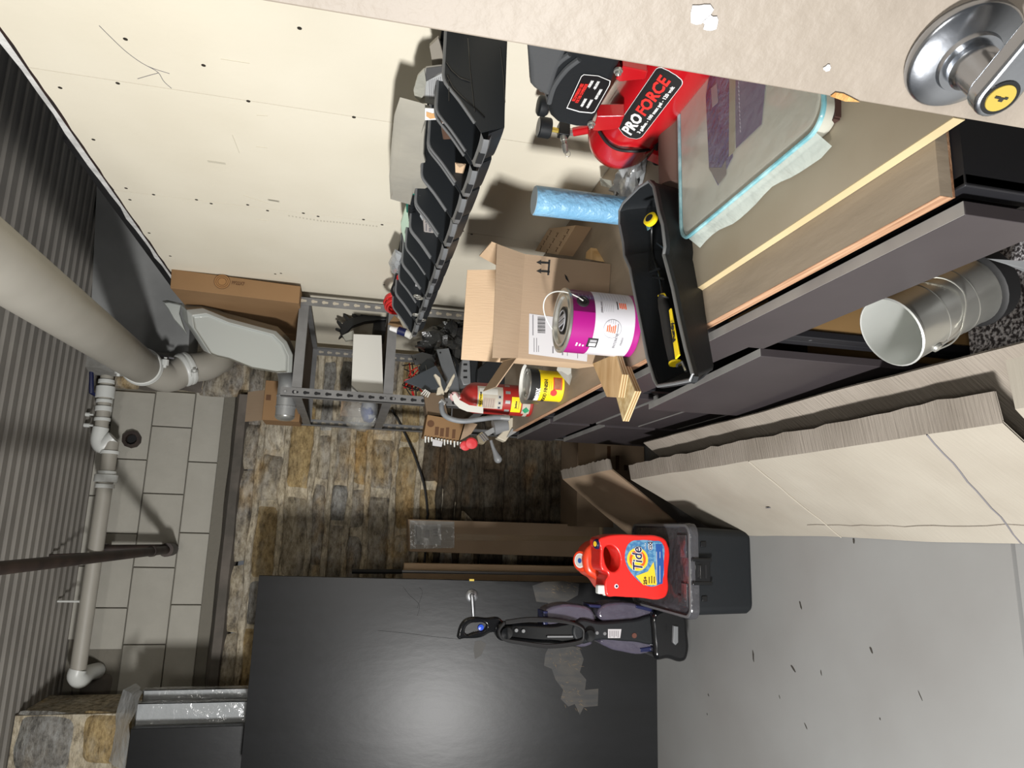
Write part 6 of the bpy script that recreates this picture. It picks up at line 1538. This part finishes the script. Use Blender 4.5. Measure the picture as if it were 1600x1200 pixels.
def msheet(a0, a1, h0, h1, m, nm, off=.0006):
    g = G(); n = 8
    g.loft([[MB_ + V((math.cos(math.radians(a0 + (a1 - a0) * k / n)) * (MR + off), math.sin(math.radians(a0 + (a1 - a0) * k / n)) * (MR + off), h)) for k in range(n + 1)] for h in (h0, h1)], False, False, closed=False)
    return g.out(nm, m, bb_, smooth=True, fix=False)
for k in range(2): msheet(218, 276, .0535 - k * .007, .0545 - k * .007, 'inkbrown', 'print_line')
msheet(246, 292, .008, .040, 'redtext', 'red_frame'); msheet(249, 289, .011, .037, 'stainlabel', 'wood_picture', .0009)
c = MB_ + V((math.cos(math.radians(233)) * MR, math.sin(math.radians(233)) * MR, .036)); G().lathe([(0, 0), (.012, 0), (.012, .0012), (0, .0012)], c, V((math.cos(math.radians(233)), math.sin(math.radians(233)), 0)), 14).out('red_seal', 'redtext', bb_)
pp = thing('white_card', 'folded white card strip wrapped loosely behind the yellow finish can', 'card', MB_ + V((.06, .05, 0)))
g = G(); ra = []; rb = []
for k in range(13):
    a_ = math.radians(-40 + 215 * k / 12); R_ = MR + .012
    ra.append(MB_ + V((math.cos(a_) * R_, math.sin(a_) * R_, .075))); rb.append(MB_ + V((math.cos(a_) * (R_ + .004), math.sin(a_) * (R_ + .004), MH + .012)))
g.loft([ra, rb], False, False, closed=False); g.out('card_strip', 'paper', pp, smooth=True, fix=False)
G().prism([ony(872, 569, 2.30), ony(886, 570, 2.28), ony(897, 577, 2.24), ony(890, 602, 2.24), ony(884, 594, 2.27), ony(870, 578, 2.30)], (0, .002, 0)).out('card_tab', 'paper', pp)

# --- plywood offcuts
for nm_, lab_, px, z_, hh, mt, ed in (('plywood_offcut', 'light plywood offcut lying under the paint can end of the carton', [(926, 568), (962, 553), (972, 585), (966, 621), (948, 620)], .958, .018, 'plyface', 'plyface'),
                                      ('plywood_offcut', 'thick speckled plywood offcut jutting out over the bench edge', [(962, 617), (976, 572), (992, 611), (973, 658)], .9385, .0175, 'osb', 'plydark')):
    q4_ = [onz(x, y, z_) for x, y in px]
    c = sum(q4_, V((0, 0, 0))) / len(q4_)
    t = thing(nm_, lab_, 'plywood', (c.x, c.y, z_ - hh), 'plywood offcuts by the paint can')
    G().prism([p - UP * .0008 for p in q4_], (0, 0, .0008)).out('top_veneer', mt, t)
    for k in range(5):
        zz0 = z_ - .001 - k * (hh - .001) / 5
        G().prism([V((p.x, p.y, zz0)) for p in q4_], (0, 0, -(hh - .001) / 5 + .0001)).out('ply_layer', 'cream' if k % 2 == 0 else 'plydark', t)

# --- roller tray
ZR = 1.04
rimT = [onz(x, y, ZR) for x, y in [(1015, 281), (1022, 290), (1030, 330), (1036, 350), (1040, 385), (1038, 398), (1052, 450), (1062, 500), (1073, 548), (1084, 588), (1081, 597), (1055, 602), (1029, 606), (1023, 596), (1012, 560), (1000, 500), (988, 440), (985, 420), (976, 400), (974, 380), (968, 350), (968, 328), (974, 316), (1000, 290)]]
cT = sum(rimT, V((0, 0, 0))) / len(rimT)
def trl(k, z, dy=0.0, dx=0.0, kx=None):
    return [V((cT.x + (p.x - cT.x) * (kx or k) + dx, cT.y + (p.y - cT.y) * k + dy, z)) for p in rimT]
rt_ = thing('roller_tray', 'black paint roller tray lying across the bench in front of the paint can', 'tray', (cT.x, cT.y, BZ))
G().loft([trl(.52, BZ + .002, .055, .035, .90), trl(.56, BZ + .006, .055, .035, .91), trl(.90, ZR - .012, .012, .006, .985), trl(1.0, ZR - .010), trl(1.0, ZR), trl(.965, ZR + .001), trl(.86, ZR - .014, .01, .004, .965), trl(.50, BZ + .012, .055, .035, .89)]).out('tray_shell', 'blackmatte', rt_, smooth=True)
G().tube([p + UP * .001 for p in trl(.985, ZR)], .0035, 8, closed=True).out('tray_rim', 'bin_lip', rt_, smooth=True)
def tin_(x, y, z): return onz(x, y, z)
for (p, q_) in (((1027, 380), (1040, 390)), ((1012, 425), (1030, 420)), ((1020, 432), (1036, 436))):
    G().tube([tin_(*p, ZR - .045), tin_(*q_, ZR - .03)], .003, 6).out('tray_ridge', 'black', rt_)
u = thing('second_tray', 'spare black tray liner nested under the roller tray, its wide end over the bench edge', 'tray', (.40, 1.30, BZ - .0))
tb4 = [onz(x, y, BZ + .004) for x, y in [(1060, 300), (1088, 300), (1092, 330), (1090, 400), (1092, 430), (1100, 520), (1112, 556), (1112, 578), (1100, 590), (1085, 600), (1062, 440)]]
G().prism(tb4, (0, 0, .006)).out('liner_body', 'black', u, bevel=.001)
ro_ = thing('paint_roller', 'paint roller handle with yellow grip panel lying inside the black tray', 'paint roller', tin_(1050, 520, ZR - .05))
def tp(x, y, h=.035): return tin_(x, y, ZR - h)
G().tube(spline([tp(1038, 462, .02), tp(1036, 470, .018), tp(1040, 490, .018), tp(1045, 520, .018), tp(1050, 545, .018), tp(1055, 566, .02)], 4), [.011] * 6 + [.0125] * 15, 12).out('handle_grip', 'rubber', ro_, smooth=True)
a = tp(1050, 482, .006); b = tp(1061, 558, .006); sd_ = (b - a).normalized().cross(UP) * .0075
if sd_.y > 0: sd_ = -sd_
G().prism([a + sd_ * .2, a - sd_, b - sd_ * 1.3, b + sd_ * 1.1], (0, 0, .004)).out('yellow_panel', 'yellow', ro_, bevel=.0015)
cpp = a.lerp(b, .50); dirp = (a - b).normalized()
text('Purdy', cpp + UP * .0045, dirp, dirp.cross(UP) * -1 if (dirp.cross(UP) * -1).y > 0 else dirp.cross(UP), .017, 'ink', ro_, bold=.0006, width=.042, lift=.0005) if False else None
upd = UP.cross(dirp); upd = upd if upd.y > 0 else -upd
right_ = upd.cross(UP)
text('Purdy', cpp + UP * .0042, right_, upd, .017, 'ink', ro_, bold=.0006, width=.042)
for c0 in (tp(1055, 566, .02),): G().cyl(c0, c0 + (b - a).normalized() * .004, .0132, n=16).out('yellow_ring', 'yellow', ro_)
c = tp(1037, 459, .02); G().tube(spline([tp(1029, 462, .03), c, tp(1040, 463, .02)], 3), .002, 6).out('yellow_tip', 'yellow', ro_)
G().tube(spline([tp(1036, 466, .03), tp(1030, 430, .04), tp(1020, 398, .06), tp(1018, 365, .055), tp(1019, 345, .045)], 5), .003, 8).out('roller_wire', 'black', ro_, smooth=True)
G().lathe([(0, 0), (.016, 0), (.017, .003), (.017, .010), (.014, .012), (0, .012)], tp(1019, 345, .04), V((.3, -.5, .9)), 22).out('end_cap', 'yellow', ro_, smooth=True)
G().lathe([(0, 0), (.010, 0), (.009, .001), (0, .001)], tp(1019, 345, .04) + V((.3, -.5, .9)).normalized() * .0121, V((.3, -.5, .9)), 18).out('cap_ring', 'ink', ro_)
G().tube([tp(1072, 580, .02), tp(1066, 566, .02), tp(1058, 570, .02), tp(1058, 574, .02)], .003, 6).out('hang_tip', 'satin', ro_, smooth=True)
pd = thing('paint_drips', 'dried pale blue paint drips on the tray wall beside the yellow cap', 'paint', tp(1008, 365, .06))
for px in ([(1010, 352), (1016, 348), (1018, 356), (1012, 360)], [(1004, 372), (1006, 366), (1008, 368), (1005, 375)]):
    G().prism([tp(x, y, .050) for x, y in px], (0, 0, .001)).out('paint_fleck', 'glassedge', pd)
# --- fire extinguisher
EB = V((.512, 2.80, BZ + .001)); ER = .063; Ye = 2.76
ex = thing('fire_extinguisher', 'old red fire extinguisher with grey hose at the far end of the bench', 'extinguisher', EB)
G().lathe([(0, 0), (ER - .004, 0), (ER, .006), (ER, .235), (ER - .004, .252), (ER - .016, .270), (.030, .284), (.016, .290), (.014, .30), (0, .30)], EB, (0, 0, 1), 40).out('cylinder', 'redext', ex, smooth=True)
def esheet(a0, a1, h0, h1, m, nm, off=.0006, par=None):
    g = G(); n = 10
    g.loft([[EB + V((math.cos(math.radians(a0 + (a1 - a0) * k / n)) * (ER + off), math.sin(math.radians(a0 + (a1 - a0) * k / n)) * (ER + off), h)) for k in range(n + 1)] for h in (h0, h1)], False, False, closed=False)
    return g.out(nm, m, par or ex, smooth=True, fix=False)
def etext(body, adeg, h, size, m, width=None, bold=0, rot=False):
    a0 = math.radians(adeg); text(body, (0, 0, 0), (1, 0, 0), (0, 1, 0), size, m, ex, width=width, bold=bold,
         fmap=lambda x, y, z: EB + V((math.cos(a0 + x / ER) * (ER + .0014 + z), math.sin(a0 + x / ER) * (ER + .0014 + z), h + y)))
M['oldlabel'] = mat('dusty instruction label', (186, 180, 166), .6, c2=(170, 162, 148), scale=12)
esheet(222, 310, .128, .232, 'oldlabel', 'instruction_label'); esheet(214, 285, .212, .226, 'yellow', 'yellow_strip', .0010); etext('INSTRUCTIONS', 248, .219, .010, 'ink', .075, .0003)
esheet(225, 262, .160, .208, mat('printed diagram', (168, 152, 138), .6), 'diagram_patch', .0010)
for i in range(5): esheet(228, 258, .166 + i * .009, .1675 + i * .009, 'inkgrey', 'print_line', .0014)
for i, a_ in enumerate((222, 240, 262)): esheet(a_, a_ + 12, .135, .148, 'labelgrey', 'symbol_box', .0010); esheet(a_ + 3, a_ + 9, .138, .145, 'ink', 'symbol', .0014)
esheet(275, 300, .150, .225, 'paper', 'side_text', .0010)
esheet(0, 360, .098, .118, 'galv', 'steel_band', .0016)
esheet(212, 272, .052, .092, 'yellow', 'service_tag', .0012); etext('Justice', 244, .074, .012, 'ink', .030, .0003); esheet(228, 258, .061, .0625, 'ink', 'print_line', .0016)
for i in range(3): esheet(222, 264, .055 + i * .004, .0555 + i * .004, 'inkgrey', 'print_line', .0016)
esheet(206, 250, .014, .046, 'oldlabel', 'class_label', .0008)
g = G(); a0 = 224
g.prism([EB + V((math.cos(math.radians(a0 + da)) * (ER + .0016), math.sin(math.radians(a0 + da)) * (ER + .0016), .030 + dh)) for da, dh in ((-14, 0), (0, -.015), (14, 0), (0, .015))], V((math.cos(math.radians(a0)), math.sin(math.radians(a0)), 0)) * .0012); g.out('green_diamond', 'green', ex)
esheet(160, 240, .02, .035, 'oldlabel', 'class_label', .0004)
vt = EB + UP * .296
hd = G().lathe([(0, 0), (.018, 0), (.018, .02), (.013, .024), (.013, .045), (0, .045)], vt, (0, 0, 1), 18).out('valve_body', 'galv', ex, smooth=True)
cg = ony(700, 620, Ye - .03); G().lathe([(0, 0), (.019, 0), (.020, .004), (.017, .010), (0, .010)], V((vt.x - .004, vt.y - .018, vt.z + .022)), (-.15, -1, .3), 24).out('gauge', 'gaugepink', hd, smooth=True)
vx = vt + UP * .03
def lev(px, w_, m, nm):
    ps = [ony(x, y, Ye + .02) for x, y in px]; return G().prism(ps, (0, w_, 0)).out(nm, m, ex, bevel=.002)
M['tagcream'] = mat('aged cream metal', (186, 178, 160), .5)
lev([(682, 616), (684, 606), (688, 604), (683, 594), (678, 585), (681, 584), (688, 590), (690, 602), (694, 612), (694, 617)], .022, 'tagcream', 'carry_handle')
lev([(694, 612), (700, 600), (707, 587), (710, 583), (711, 588), (705, 602), (699, 612)], .022, 'tagcream', 'squeeze_lever')
G().prism([ony(x, y, Ye - .06) for x, y in [(706, 619), (710, 630), (718, 638), (730, 643), (755, 646), (755, 636), (733, 633), (718, 625), (711, 614)]], (0, .002, 0)).out('inspection_tag', 'paper', ex)
hs_ = spline([ony(691, 627, Ye), ony(690, 637, Ye - .01), ony(694, 648, Ye - .02), ony(706, 655, Ye - .03), ony(725, 658, Ye - .04), ony(750, 655, Ye - .04), ony(775, 652, Ye - .02), ony(792, 653, Ye - .01)], 5)
G().tube(hs_, .0105, 12).out('hose', 'hose', ex, smooth=True)
G().cyl(ony(688, 626, Ye), ony(695, 632, Ye), .013, n=10).out('hose_fitting', 'galv', ex)
G().cyl(ony(776, 652, Ye - .02), ony(795, 653, Ye - .01), .008, .012, n=12).out('hose_nozzle', 'galv', ex)
G().tube([ony(700, 612, Ye), ony(706, 615, Ye - .02), ony(712, 622, Ye - .05)], .002, 6).out('tag_tie', 'rubber', ex)

# --- grey clamp tool with red knob
tl = thing('clamp_tool', 'grey metal clamp tool with red disc and teardrop handle at the far bench corner', 'tool', ony(790, 680, 3.1))
Yt = 3.12
G().prism([ony(x, y, Yt) for x, y in [(776, 684), (790, 690), (800, 676), (812, 668), (812, 656), (800, 652), (786, 658), (790, 668), (784, 676)]], (0, .05, 0)).out('cast_jaw', 'tagcream', tl, bevel=.004)
G().prism([ony(x, y, Yt - .01) for x, y in [(792, 684), (806, 676), (811, 670), (800, 669), (796, 676)]], (0, .05, 0)).out('jaw_flange', 'galv', tl, bevel=.002)
G().cyl(ony(771, 668, Yt + .02), ony(792, 664, Yt + .02), .036, .034, n=24).out('grey_drum', 'greyplastic', tl, smooth=True)
G().prism([ony(x, y, Yt + .02) for x, y in [(758, 684), (752, 678), (770, 668), (778, 672)]], (0, .04, 0)).out('link_plate', 'galv', tl)
G().prism([ony(x, y, Yt + .01) for x, y in [(745, 681), (753, 674), (764, 684), (756, 694), (748, 692)]], (0, .04, 0)).out('ribbed_block', mat('khaki rubber block', (128, 118, 96), .7), tl, bevel=.003)
for k in range(3): G().tube([ony(749 + k * 3, 680 - k * 1.5, Yt + .008), ony(757 + k * 3, 690 - k * 1.5, Yt + .008)], .003, 6).out('block_rib', 'inkgrey', tl)
G().lathe([(0, 0), (.026, 0), (.028, .005), (.024, .012), (0, .010)], ony(737, 692, Yt + .02), (-.5, -.8, .3), 28).out('red_disc', 'pink', tl, smooth=True)
G().lathe([(0, 0), (.022, 0), (.024, .005), (.020, .010), (0, .008)], ony(727, 696, Yt + .04), (-.5, -.8, .3), 24).out('red_disc', 'pink', tl, smooth=True)
G().tube(spline([ony(767, 688, Yt + .03), ony(770, 698, Yt + .03), ony(775, 710, Yt + .03), ony(779, 719, Yt + .03), ony(781, 723, Yt + .03)], 4), [.007, .007, .007, .008, .008, .009, .010, .012, .014, .016, .018, .019, .018, .016, .013, .009, .004], 12).out('teardrop_handle', 'greyplastic', tl, smooth=True)
